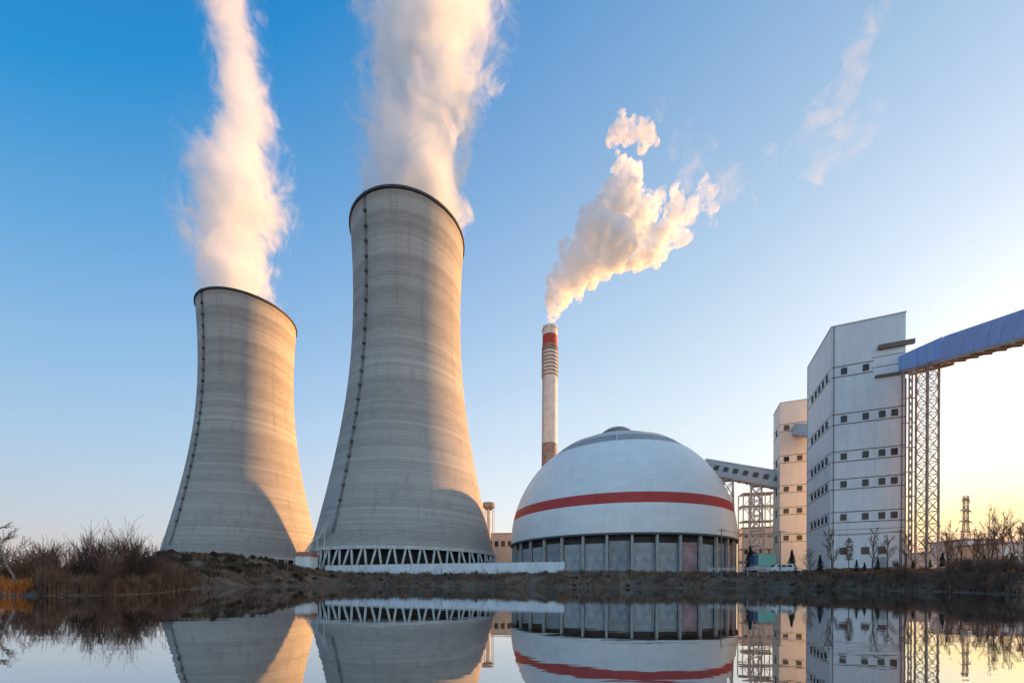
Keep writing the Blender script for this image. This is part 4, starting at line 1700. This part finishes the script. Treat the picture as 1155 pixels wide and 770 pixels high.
# small dark conifers in the bed behind the row
cp = conifer(301, 1.7, 3.0, 'conifer')
CON = [(966, 631, 90), (975, 634, 91), (990, 629, 90), (1012, 633, 89), (1030, 631, 88), (1049, 630, 87), (1063, 623, 84), (1079, 628, 86), (1094, 631, 84), (1110, 625, 82), (1125, 629, 80), (1141, 623, 79), (846, 616, 112), (851, 622, 111), (893, 620, 104), (925, 626, 92)]
for i, (xp, yt, Y) in enumerate(CON):
    X = px(xp, Y)
    g = gh(X, Y)
    h = pz(xp, yt, Y) - g
    if i == 0:
        o = cp
        o.location = (X, Y, g)
        o.scale = (h / 3.0 * 0.9, h / 3.0 * 0.9, h / 3.0)
    else:
        o = copy_thing(cp, (X, Y, g), rng.uniform(0, 6.28), (h / 3.0 * 0.9, h / 3.0 * 0.9, h / 3.0))
    if i < 12:
        tag(o, ORD[i] + ' small dark conifer from the left in the planted bed behind the young trees', 'conifer', 'small conifers in the bed')
    else:
        tag(o, ('dark conifer left of the mint green container', 'lower dark conifer touching the mint green container', 'dark conifer behind the white van', 'lone dark conifer before the cream and white towers')[i - 12], 'conifer', 'small conifers in the bed')

# red-brown mulch bed in front of the white tower
bed = blades('bed_groundcover', 'bed_rust', scatter(26000, 905, 1060, 7, 19, 55), 0.25, 0.8, 0.10, 0.6, seed=56)
tag(bed, 'rust coloured ground cover in the bed before the white tower', 'ground cover')

# bare saplings and stalks along the wall
sp = shrub_proto(71, 3.0, 3, 'twigs_dark', 0.4, 2, 1, 0.012, 0.2, 'bare_sapling')
SAP = [(395, 122, 3.4), (409, 121, 4.2), (424, 119, 3.0), (437, 119, 3.6), (452, 118, 3.2), (470, 117, 4.0), (490, 115, 3.1), (498, 115, 4.4), (514, 113, 3.8), (527, 112, 3.0), (545, 111, 3.4), (560, 110, 2.8), (657, 103, 3.0), (676, 103, 3.6), (728, 102, 3.4), (781, 100, 3.0)]
for i, (xp, Y, h) in enumerate(SAP):
    X = px(xp, Y)
    o = sp if i == 0 else sp.copy()
    if i:
        COL.objects.link(o)
    o.location = (X, Y, gh(X, Y))
    o.rotation_euler = (0, 0, rng.uniform(0, 6.28))
    o.scale = (h / 2.6 * 0.9, h / 2.6 * 0.9, h / 2.6)
    if i < 12:
        tag(o, 'thin bare sapling standing before the long white wall', 'sapling', 'saplings before the white wall')
    else:
        tag(o, ('bare sapling before the dome wall, first right of the white wall', 'bare sapling before the dome wall, second right of the white wall', 'bare sapling before the pinkish dome panel', 'bare sapling before the right part of the dome wall')[i - 12], 'sapling', 'saplings before the dome')


# stones at the left waterline
def rock(seed, r):
    rg = random.Random(seed)
    mb = MB()
    mb.sphere((0, 0, 0), r, 9, 6, 0.7)
    mb.v = [tuple(Vector(v) * (1 + 0.28 * mnoise.noise(Vector(v) / r * 1.3 + Vector((seed, 0, 0))))) for v in mb.v]
    return mb.build('rock', M['stone'], None, True)


rocks = [rock(1, 0.22), rock(2, 0.3), rock(5, 0.18)]
for i in range(13):
    u = (-22 + i * 6.0 if i < 10 else 70 + (i - 10) * 38) + rng.uniform(-4, 4)
    Y = float(shore(u)) + rng.uniform(-0.1, 0.35)
    X = px(u, Y)
    o = rocks[i] if i < 3 else rocks[i % 3].copy()
    if i >= 3:
        COL.objects.link(o)
    o.location = (X, Y, max(0.0, gh(X, Y)) - 0.02)
    o.rotation_euler = (0, 0, rng.uniform(0, 6.28))
    s = rng.uniform(0.3, 0.7)
    o.scale = (s * rng.uniform(0.9, 1.3), s, s * rng.uniform(0.6, 1.0))
    tag(o, 'small grey stone lying at the waterline of the left bank', 'stone', 'stones along the left waterline')


# ------------------------------------------------------------------ small things on the right bank
def van():
    Y = 98.0
    X = px(869, Y)
    g = gh(X + 3, Y) + 0.35
    t = thing('white_van', 'white van parked on the bank below the cream tower', 'van', (X, Y, g), R_(-4))
    prof = [(0, 0.45), (0, 1.15), (0.75, 1.35), (1.5, 2.15), (5.3, 2.25), (5.6, 1.9), (5.65, 0.45)]
    mb = MB()
    n = len(prof)
    vs = [(x, 0, z) for x, z in prof] + [(x, 1.9, z) for x, z in prof]
    mb.add(vs, [tuple(range(n)), tuple(range(2 * n - 1, n - 1, -1))] + [(i, n + i, n + (i + 1) % n, (i + 1) % n) for i in range(n)])
    mb.build('body', M['car_white'], t)
    for xx, yy in ((1.05, 0.1), (4.5, 0.1), (1.05, 1.8), (4.5, 1.8)):
        mb = MB()
        mb.tube((xx, yy - 0.13, 0.36), (xx, yy + 0.13, 0.36), 0.36, n=14)
        w = mb.build('wheel', M['tyre'], t)
        mb = MB()
        mb.tube((xx, yy - 0.15, 0.36), (xx, yy + 0.15, 0.36), 0.18, n=10)
        mb.build('rim', M['frame_pale'], w)
    for a, b in ((1.65, 2.55), (2.7, 3.9), (4.05, 5.2)):
        mb = MB()
        mb.box(a, b, -0.02, 0.02, 1.4, 2.0)
        mb.build('side_window', M['glass'], t)
    mb = MB()
    mb.add([(0.8, 0.15, 1.42), (1.42, 0.15, 2.1), (1.42, 1.75, 2.1), (0.8, 1.75, 1.42)], [(0, 1, 2, 3)])
    mb.v = [(x - 0.03, y, z + 0.03) for x, y, z in mb.v]
    mb.build('windscreen', M['glass'], t)


van()


def container():
    Y = 106.0
    X = px(855, Y)
    g = pz(855, 637, Y)
    t = thing('container_cabin', 'mint green container cabin with navy end beside dark conifers', 'cabin', (X, Y, g), R_(-6))
    mb = MB()
    mb.box(0, 4.5, 0, 2.6, 0, 3.1)
    mb.build('body', M['mint'], t)
    mb = MB()
    for i in range(13):
        mb.box(0.15 + i * 0.34, 0.25 + i * 0.34, -0.05, 0.001, 0.2, 2.9)
    mb.build('corrugation', M['mint'], t)
    mb = MB()
    mb.box(-1.0, -0.003, 0.1, 2.5, 0, 2.7)
    mb.build('end_cabin', M['navy'], t)
    mb = MB()
    mb.box(-0.1, 4.6, -0.1, 2.7, 3.103, 3.25)
    mb.build('roof', M['roof_grey'], t)
    mb = MB()
    mb.box(-1.1, 4.6, -0.06, 2.66, -1.4, -0.003)
    mb.build('plinth', M['grey_concrete'], t)


container()


def street_pole(xp, yt, Y, lab, arm=True, lines=False):
    X = px(xp, Y)
    g = gh(X, Y)
    h = pz(xp, yt, Y) - g
    t = thing('utility_pole', lab, 'pole', (X, Y, g), R_(-20), 'utility poles on the right bank')
    mb = MB()
    mb.tube((0, 0, -0.5), (0, 0, h), 0.16, 0.10, 8)
    mb.build('shaft', M['pole'], t)
    mb = MB()
    mb.box(-0.9, 0.9, -0.06, 0.06, h - 0.55, h - 0.42)
    mb.build('cross_arm', M['pole'], t)
    for x in (-0.8, 0, 0.8):
        mb = MB()
        mb.tube((x, 0, h - 0.42), (x, 0, h - 0.18), 0.05, 0.035, 6)
        mb.build('insulator', M['frame_pale'], t)
    return Vector((X, Y, g + h - 0.2))


p1 = street_pole(813.5, 596, 100.0, 'dark utility pole standing before the right edge of the dome')
p2 = street_pole(880.0, 598, 96.0, 'dark utility pole before the cream tower, between dome and white tower')
p3 = street_pole(1015.0, 597, 88.0, 'dark utility pole before the right edge of the white tower')


def cables():
    mb = MB()
    segs = []
    for off in (-0.7, 0.0, 0.7):
        for a, b in ((p1, p2), (p2, p3), (p3, p3 + (p3 - p2))):
            prev = None
            for k in range(13):
                f = k / 12
                q = a.lerp(b, f) + Vector((off * 0.9, off * 0.3, -1.0 * 4 * f * (1 - f)))
                if prev is not None:
                    mb.tube(prev, q, 0.022, 0.022, 4, caps=False)
                prev = q
    o = mb.build('overhead_cable', M['dark_metal'])
    tag(o, 'thin dark overhead cables strung between the utility poles', 'cable')


cables()


def railing():
    pts = [(px(800, 104), 104.0), (px(905, 94), 94.0)]
    A, B = Vector(pts[0]), Vector(pts[1])
    g = 4.0
    d = B - A
    ln = d.length
    t = thing('guard_rail', 'pale guard rail along the bank top below the towers', 'railing', (A.x, A.y, g), math.atan2(d.y, d.x))
    for z in (0.7, 1.15):
        mb = MB()
        mb.box(0, ln, -0.05, 0.05, z, z + 0.14)
        mb.build('rail', M['frame_pale'], t)
    n = int(ln / 2.2)
    mb = MB()
    mb.box(-0.06, 0.06, 0.055, 0.16, -1.0, 1.3)
    first = mb.build('post', M['frame_pale'], t)
    for i in range(1, n + 1):
        share('post', first.data, t, (i * 2.2, 0, 0))


railing()


# ------------------------------------------------------------------ steam and smoke
def float_curve(nt, fac, pts):
    """value in 0..1 along 0..1"""
    n = nt.nodes.new('ShaderNodeFloatCurve')
    c = n.mapping.curves[0]
    while len(c.points) > 2:
        c.points.remove(c.points[1])
    c.points[0].location = pts[0]
    c.points[-1].location = pts[-1]
    for p in pts[1:-1]:
        c.points.new(*p)
    for p in c.points:
        p.handle_type = 'AUTO'
    n.mapping.update()
    nt.links.new(fac, n.inputs['Value'])
    return n.outputs[0]


def steam_material(name, path, dens, nscale, soft, erode, tint, seed, aniso=0.1, stretch=0.5, step=0.5, hide=0.0, det=6.0):
    """volume whose density falls off from a wandering axis; path rows are (z, x, y, r) in object space"""
    m, nt, out = new_mat(name)
    co = coord(nt)
    xyz = sepz(nt, co)
    z0, z1 = path[0][0], path[-1][0]
    f = math_n(nt, 'DIVIDE', math_n(nt, 'SUBTRACT', xyz[2], z0), z1 - z0, True)
    RNG = 80.0

    def crv(i, lo, hi):
        return math_n(nt, 'ADD', math_n(nt, 'MULTIPLY', float_curve(nt, f, [((p[0] - z0) / (z1 - z0), (p[i] - lo) / (hi - lo)) for p in path]), hi - lo), lo)
    ax, ay, ar = crv(1, -RNG, RNG), crv(2, -RNG, RNG), crv(3, 0, RNG)
    # large billows wander the axis
    big = noise_n(nt, mapping(nt, co, (1, 1, 0.6), (seed, seed * 2, 0)), 0.028, 2, 0.5)
    bs = nt.nodes.new('ShaderNodeSeparateColor')
    L(nt, big.outputs['Color'], bs.inputs[0])
    wob = 16.0
    dx = math_n(nt, 'SUBTRACT', xyz[0], math_n(nt, 'ADD', ax, math_n(nt, 'MULTIPLY', math_n(nt, 'SUBTRACT', bs.outputs[0], 0.5), wob)))
    dy = math_n(nt, 'SUBTRACT', xyz[1], math_n(nt, 'ADD', ay, math_n(nt, 'MULTIPLY', math_n(nt, 'SUBTRACT', bs.outputs[1], 0.5), wob)))
    r = math_n(nt, 'SQRT', math_n(nt, 'ADD', math_n(nt, 'MULTIPLY', dx, dx), math_n(nt, 'MULTIPLY', dy, dy)))
    rel = math_n(nt, 'DIVIDE', r, ar)
    nz = noise_n(nt, mapping(nt, co, (1, 1, stretch), (seed * 3.3, seed, -seed)), nscale, det, 0.66, 1.4)
    v = math_n(nt, 'ADD', math_n(nt, 'SUBTRACT', 1.0, rel), math_n(nt, 'MULTIPLY', math_n(nt, 'SUBTRACT', nz.outputs[0], 0.5), erode))
    d = smooth(nt, v, 0.02, soft, 0.0, dens)
    if hide:
        d = math_n(nt, 'MULTIPLY', d, smooth(nt, f, 1.0 - hide, 0.85, 1.0, 0.3))
    pv = N(nt, 'ShaderNodeVolumePrincipled')
    pv.inputs['Color'].default_value = (*tint, 1)
    pv.inputs['Anisotropy'].default_value = aniso
    L(nt, d, pv.inputs['Density'])
    L(nt, pv.outputs[0], out.inputs['Volume'])
    # the envelope is a clear skin with a breath of vapour on it
    tr = N(nt, 'ShaderNodeBsdfTransparent')
    df = N(nt, 'ShaderNodeBsdfTranslucent')
    mx = N(nt, 'ShaderNodeMixShader')
    mx.inputs[0].default_value = 0.002
    L(nt, tr.outputs[0], mx.inputs[1])
    L(nt, df.outputs[0], mx.inputs[2])
    L(nt, mx.outputs[0], out.inputs['Surface'])
    try:
        m.cycles.volume_step_rate = step
    except Exception:
        pass
    return m


def plume_tube(name, loc, path, grow, mat, label, seed=0, cat='steam'):
    """closed envelope that follows the plume a little outside its dense part"""
    n, k = 40, 46
    z0, z1 = path[0][0], path[-1][0]
    zs = np.linspace(z0, z1, k)
    P = np.array(path)
    vs, fs = [], []
    for j, z in enumerate(zs):
        x, y, r = (np.interp(z, P[:, 0], P[:, i]) for i in (1, 2, 3))
        for i in range(n):
            t = 2 * PI * i / n
            q = 1 + 0.16 * mnoise.noise((math.cos(t) * 1.6, math.sin(t) * 1.6, z * 0.03 + seed)) * min(1, j / 6)
            g = 1 + (grow - 1) * min(1.0, j / 5)
            vs.append((x + math.cos(t) * r * g * q, y + math.sin(t) * r * g * q, z))
    for j in range(k - 1):
        for i in range(n):
            i2 = (i + 1) % n
            fs.append((j * n + i, j * n + i2, (j + 1) * n + i2, (j + 1) * n + i))
    fs.append(tuple(range(n - 1, -1, -1)))
    fs.append(tuple(range((k - 1) * n, k * n)))
    mb = MB()
    mb.add(vs, fs)
    o = mb.build(name, mat, None, True, loc=loc)
    tag(o, label, cat)
    return o


def px_path(rows, Y, base):
    """rows (y pixel, x pixel, r pixels) at depth Y -> (z, x, y, r) relative to base"""
    out = []
    for y, x, r in rows:
        out.append((pz(x, y, Y) - base[2], px(x, Y) - base[0], Y - base[1], r * Y / F))
    return out


# near tower
b1 = (C1[0], C1[1], 177.6)
path1 = [(0.0, 0, 0, 27.0)] + px_path([(180, 469, 62), (140, 473, 58), (100, 477, 62), (60, 482, 70), (20, 486, 76), (-40, 490, 80), (-100, 496, 80)], C1[1], b1)
m1 = steam_material('steam_near', path1, 0.20, 0.055, 0.80, 3.1, (0.915, 0.955, 0.995), 3.0, step=0.12, stretch=0.75, hide=0.5)
plume_tube('steam_plume', b1, path1, 1.3, m1, 'thick white steam column rising from the near cooling tower', 1)
# far tower
b2 = (C2[0], C2[1], 177.6)
path2 = [(0.0, -4, 0, 24.0)] + px_path([(300, 260, 42), (270, 259, 45), (230, 268, 50), (195, 266, 47), (160, 274, 40), (130, 276, 32), (90, 266, 29), (50, 262, 29), (10, 253, 30), (-40, 246, 33), (-90, 238, 34)], C2[1], b2)
m2 = steam_material('steam_far', path2, 0.15, 0.058, 0.9, 3.2, (0.915, 0.955, 0.995), 8.0, step=0.12, stretch=0.75, hide=0.85)
plume_tube('steam_plume', b2, path2, 1.3, m2, 'ragged white steam column drifting up from the far cooling tower', 5)


def puffs_mesh(name, balls, voxel, mat, label, cat, seed, fine=0.35, big=0.0):
    """cauliflower envelope: union of many puffs grown on the given balls, fused into one skin"""
    rg = random.Random(seed)
    mb = MB()
    allb = []
    for (c, r) in balls:
        allb.append((Vector(c), r * 0.8))
        for k in range(16):
            d = Vector((rg.gauss(0, 1), rg.gauss(0, 1), rg.gauss(0, 1))).normalized()
            p = Vector(c) + d * r * rg.uniform(0.55, 0.85)
            q = r * rg.uniform(0.22, 0.42)
            allb.append((p, q))
            for k2 in range(7):
                d2 = (d + Vector((rg.gauss(0, 1), rg.gauss(0, 1), rg.gauss(0, 1))) * 0.8).normalized()
                allb.append((p + d2 * q * 0.8, q * rg.uniform(0.25, 0.5)))
    for c, r in allb:
        mb.sphere(tuple(c), r, 10, 7)
    o = mb.build(name, mat, None, True)
    rm = o.modifiers.new('fuse', 'REMESH')
    rm.mode = 'VOXEL'
    rm.voxel_size = voxel
    dg = bpy.context.evaluated_depsgraph_get()
    me = bpy.data.meshes.new_from_object(o.evaluated_get(dg))
    o.modifiers.clear()
    old = o.data
    o.data = me
    bpy.data.meshes.remove(old)
    tag(o, label, cat)
    return o


def smoke_material(name, dens, nscale, lo, hi, tint, step, skin=0.002, aniso=0.1, fade=None):
    m, nt, out = new_mat(name)
    co = coord(nt)
    nz = noise_n(nt, co, nscale, 6, 0.66, 0.5)
    d = smooth(nt, nz.outputs[0], lo, hi, 0.0, dens)
    if fade:
        d = math_n(nt, 'MULTIPLY', d, smooth(nt, sepz(nt, co)[0], fade[0], fade[1], 1.0, fade[2]))
    pv = N(nt, 'ShaderNodeVolumePrincipled')
    pv.inputs['Color'].default_value = (*tint, 1)
    pv.inputs['Anisotropy'].default_value = aniso
    L(nt, d, pv.inputs['Density'])
    L(nt, pv.outputs[0], out.inputs['Volume'])
    tr = N(nt, 'ShaderNodeBsdfTransparent')
    df = N(nt, 'ShaderNodeBsdfTranslucent')
    mx = N(nt, 'ShaderNodeMixShader')
    mx.inputs[0].default_value = skin
    L(nt, tr.outputs[0], mx.inputs[1])
    L(nt, df.outputs[0], mx.inputs[2])
    L(nt, mx.outputs[0], out.inputs['Surface'])
    try:
        m.cycles.volume_step_rate = step
    except Exception:
        pass
    return m


def pball(x, y, r, Y, dy=0.0):
    return ((px(x, Y + dy), Y + dy, pz(x, y, Y + dy)), r * Y / F)


SY = 290.0
smoke = []
for (x, y, r, dy) in ((620, 366, 6, 0), (622, 356, 8, 0), (625, 344, 12, 0), (630, 330, 16, 0), (636, 314, 20, 3), (648, 322, 14, -5), (646, 298, 22, -4), (660, 304, 20, 5), (660, 284, 25, 4), (672, 300, 17, -6), (668, 266, 26, 0), (686, 290, 19, -4),
                      (684, 250, 26, 4), (694, 272, 26, -5), (696, 232, 24, 0), (714, 252, 22, 5), (704, 212, 20, 2), (690, 222, 20, -4), (710, 196, 13, 0), (716, 280, 19, 3), (732, 288, 13, -2), (728, 236, 14, 6), (700, 182, 7, 0), (696, 190, 9, 2), (684, 238, 20, 0), (672, 246, 18, 3), (704, 290, 16, 2),
                      (744, 280, 13, 2), (750, 264, 13, 4), (758, 248, 14, 0), (762, 230, 11, 3), (760, 214, 8, 2), (766, 268, 11, 0), (776, 240, 11, 5), (786, 226, 11, 2), (797, 218, 10, 0), (803, 236, 8, 3), (803, 252, 5, 0), (794, 206, 8, 1), (742, 222, 9, 0), (736, 262, 10, 0)):
    smoke.append(pball(x, y, r * (1.08 if r > 8 else 1.0), SY, dy))
ms = smoke_material('smoke_dense', 0.50, 0.14, 0.41, 0.66, (0.965, 0.98, 0.99), 0.07, aniso=0.25, fade=(px(722, SY), px(800, SY), 0.22))
puffs_mesh('smoke_plume', smoke, 0.8, ms, 'billowing cream smoke trailing right from the chimney top', 'smoke', 5)
puff = [pball(690, 152, 11, SY), pball(700, 142, 10, SY), pball(699, 128, 6, SY), pball(712, 150, 11, SY, 3), pball(724, 146, 11, SY), pball(729, 156, 10, SY, 2), pball(722, 165, 8, SY), pball(738, 161, 5, SY), pball(694, 172, 4, SY), pball(704, 158, 8, SY), pball(713, 138, 7, SY)]
ms2 = smoke_material('smoke_loose', 0.34, 0.2, 0.42, 0.68, (0.985, 0.98, 0.97), 0.2)
puffs_mesh('smoke_puff', puff, 1.1, ms2, 'small detached puff of smoke floating above the chimney plume', 'smoke', 9)
wisp = [pball(812, 214, 14, SY), pball(820, 228, 12, SY), pball(832, 205, 14, SY), pball(770, 205, 14, SY), pball(752, 100, 8, SY), pball(748, 112, 9, SY), pball(860, 180, 16, SY), pball(825, 210, 22, SY), pball(845, 195, 20, SY), pball(838, 232, 16, SY), pball(812, 190, 14, SY), pball(780, 190, 18, SY), pball(765, 160, 18, SY), pball(800, 160, 14, SY), pball(745, 120, 13, SY)]
ms3 = smoke_material('smoke_thin', 0.030, 0.06, 0.46, 0.80, (0.99, 0.99, 0.99), 0.3, 0.0005)
puffs_mesh('smoke_wisp', wisp, 2.2, ms3, 'faint smoke wisp thinning out right of the chimney plume', 'smoke', 12)
wisp2 = [pball(905, 160, 24, SY), pball(925, 175, 26, SY), pball(950, 165, 26, SY), pball(975, 140, 22, SY), pball(930, 120, 22, SY), pball(955, 90, 20, SY), pball(985, 118, 14, SY), pball(965, 55, 18, SY), pball(985, 20, 18, SY)]
ms4 = smoke_material('cloud_thin', 0.034, 0.05, 0.46, 0.85, (0.99, 0.99, 0.99), 0.3, 0.0005)
puffs_mesh('smoke_wisp', wisp2, 2.6, ms4, 'pale vapour veil high in the sky above the white tower', 'smoke', 14)

# ------------------------------------------------------------------ sky, sun, camera
w = bpy.data.worlds.new('World')
sc.world = w
w.use_nodes = True
nt = w.node_tree
for n in list(nt.nodes):
    nt.nodes.remove(n)
EXPO = 1.5
SKY_SCALE = 1.0 / (0.12 * 2 ** EXPO)
wo = nt.nodes.new('ShaderNodeOutputWorld')
bg = nt.nodes.new('ShaderNodeBackground')
sky = nt.nodes.new('ShaderNodeTexSky')
sky.sky_type = 'NISHITA'
sky.sun_disc = False
sky.sun_elevation = SUN_EL
sky.sun_rotation = SUN_AZ
sky.altitude = 50
sky.air_density = 1.0
sky.dust_density = 1.0
sky.ozone_density = 4.0
bg.inputs['Strength'].default_value = 0.12
# daylight colour of the whole vault as a function of direction: deep blue overhead, pale milky
# horizon, broad white glow with a warm foot round the sun
dirv = nt.nodes.new('ShaderNodeTexCoord').outputs['Generated']
dz = math_n(nt, 'MAXIMUM', sepz(nt, dirv)[2], 0.0)
dot = nt.nodes.new('ShaderNodeVectorMath')
dot.operation = 'DOT_PRODUCT'
nt.links.new(dirv, dot.inputs[0])
GA_, GE_ = R_(62), R_(10.5)
dot.inputs[1].default_value = (math.sin(GA_) * math.cos(GE_), math.cos(GA_) * math.cos(GE_), math.sin(GE_))
gg = math_n(nt, 'MULTIPLY', math_n(nt, 'ADD', dot.outputs['Value'], 1.0), 0.5)
e12 = math_n(nt, 'EXPONENT', math_n(nt, 'DIVIDE', dz, -0.12))
e35 = math_n(nt, 'EXPONENT', math_n(nt, 'DIVIDE', dz, -0.35))
g18 = math_n(nt, 'POWER', gg, 18.0)
terms = [None, dz, e12, e35, math_n(nt, 'POWER', gg, 2.0), math_n(nt, 'POWER', gg, 6.0), g18, math_n(nt, 'MULTIPLY', g18, e12), math_n(nt, 'POWER', gg, 60.0)]
COEF = [[0.3907, -0.8975, -0.0902, 0.2882, 1.0112, -0.5524, 0.5051, -0.9956, 0.1434], [0.7745, -0.9316, -0.3721, 0.0188, 0.7194, -0.3311, 0.2733, -1.15, 0.1837], [1.1804, -0.8173, -0.3948, -0.4296, 0.467, -0.3937, 0.4158, -1.65, -0.079]]
foot = math_n(nt, 'MULTIPLY', g18, math_n(nt, 'EXPONENT', math_n(nt, 'DIVIDE', dz, -0.06)))
veil = smooth(nt, sepz(nt, dirv)[1], 0.15, -0.6, 0.0, 1.0)  # weight of the added fill light, growing behind the camera
FLOOR_ = (0.020, 0.165, 0.30)
cmb = nt.nodes.new('ShaderNodeCombineColor')
for ch in range(3):
    acc = COEF[ch][0]
    for k in range(1, 9):
        acc = math_n(nt, 'ADD', math_n(nt, 'MULTIPLY', terms[k], COEF[ch][k]), acc)
    if ch:
        acc = math_n(nt, 'ADD', acc, math_n(nt, 'MULTIPLY', foot, (0, -0.62, -1.9)[ch]))
    acc = math_n(nt, 'MAXIMUM', acc, FLOOR_[ch])
    # added fill: sky behind the camera brightened to lift the shaded sides
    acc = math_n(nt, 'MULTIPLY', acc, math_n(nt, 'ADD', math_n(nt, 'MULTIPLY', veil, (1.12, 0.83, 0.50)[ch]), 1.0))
    nt.links.new(math_n(nt, 'MULTIPLY', acc, SKY_SCALE), cmb.inputs[ch])
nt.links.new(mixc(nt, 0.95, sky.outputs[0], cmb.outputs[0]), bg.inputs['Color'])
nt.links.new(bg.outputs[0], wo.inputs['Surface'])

sl = bpy.data.lights.new('sun', 'SUN')
sl.energy = 3.7
sl.angle = R_(0.5)
sl.color = (1.0, 0.48, 0.15)
so = bpy.data.objects.new('sun', sl)
COL.objects.link(so)
so.location = SUN_DIR * 400
so.rotation_euler = (-SUN_DIR).to_track_quat('-Z', 'Y').to_euler()

cam = bpy.data.cameras.new('camera')
cam.sensor_width = 36.0
cam.lens = 36.0 * F / 1155.0
cam.shift_y = (YH - 385.0) / 1155.0
cam.clip_start = 0.1
cam.clip_end = 20000
co_ = bpy.data.objects.new('camera', cam)
COL.objects.link(co_)
right = Vector((math.cos(ROLL), 0, math.sin(ROLL)))
up = Vector((-math.sin(ROLL), 0, math.cos(ROLL)))
back = right.cross(up)
co_.matrix_world = Matrix(((right.x, up.x, back.x, 0), (right.y, up.y, back.y, 0), (right.z, up.z, back.z, CAMZ), (0, 0, 0, 1)))
sc.camera = co_

sc.view_settings.view_transform = 'Standard'
sc.view_settings.look = 'None'
sc.view_settings.exposure = EXPO
sc.view_settings.gamma = 1.0
sc.render.engine = 'CYCLES'
cy = sc.cycles
cy.max_bounces = 12
cy.diffuse_bounces = 3
cy.glossy_bounces = 3
cy.transparent_max_bounces = 16
cy.volume_bounces = 10
cy.volume_max_steps = 256
cy.use_denoising = True
cy.use_adaptive_sampling = True
cy.adaptive_threshold = 0.02
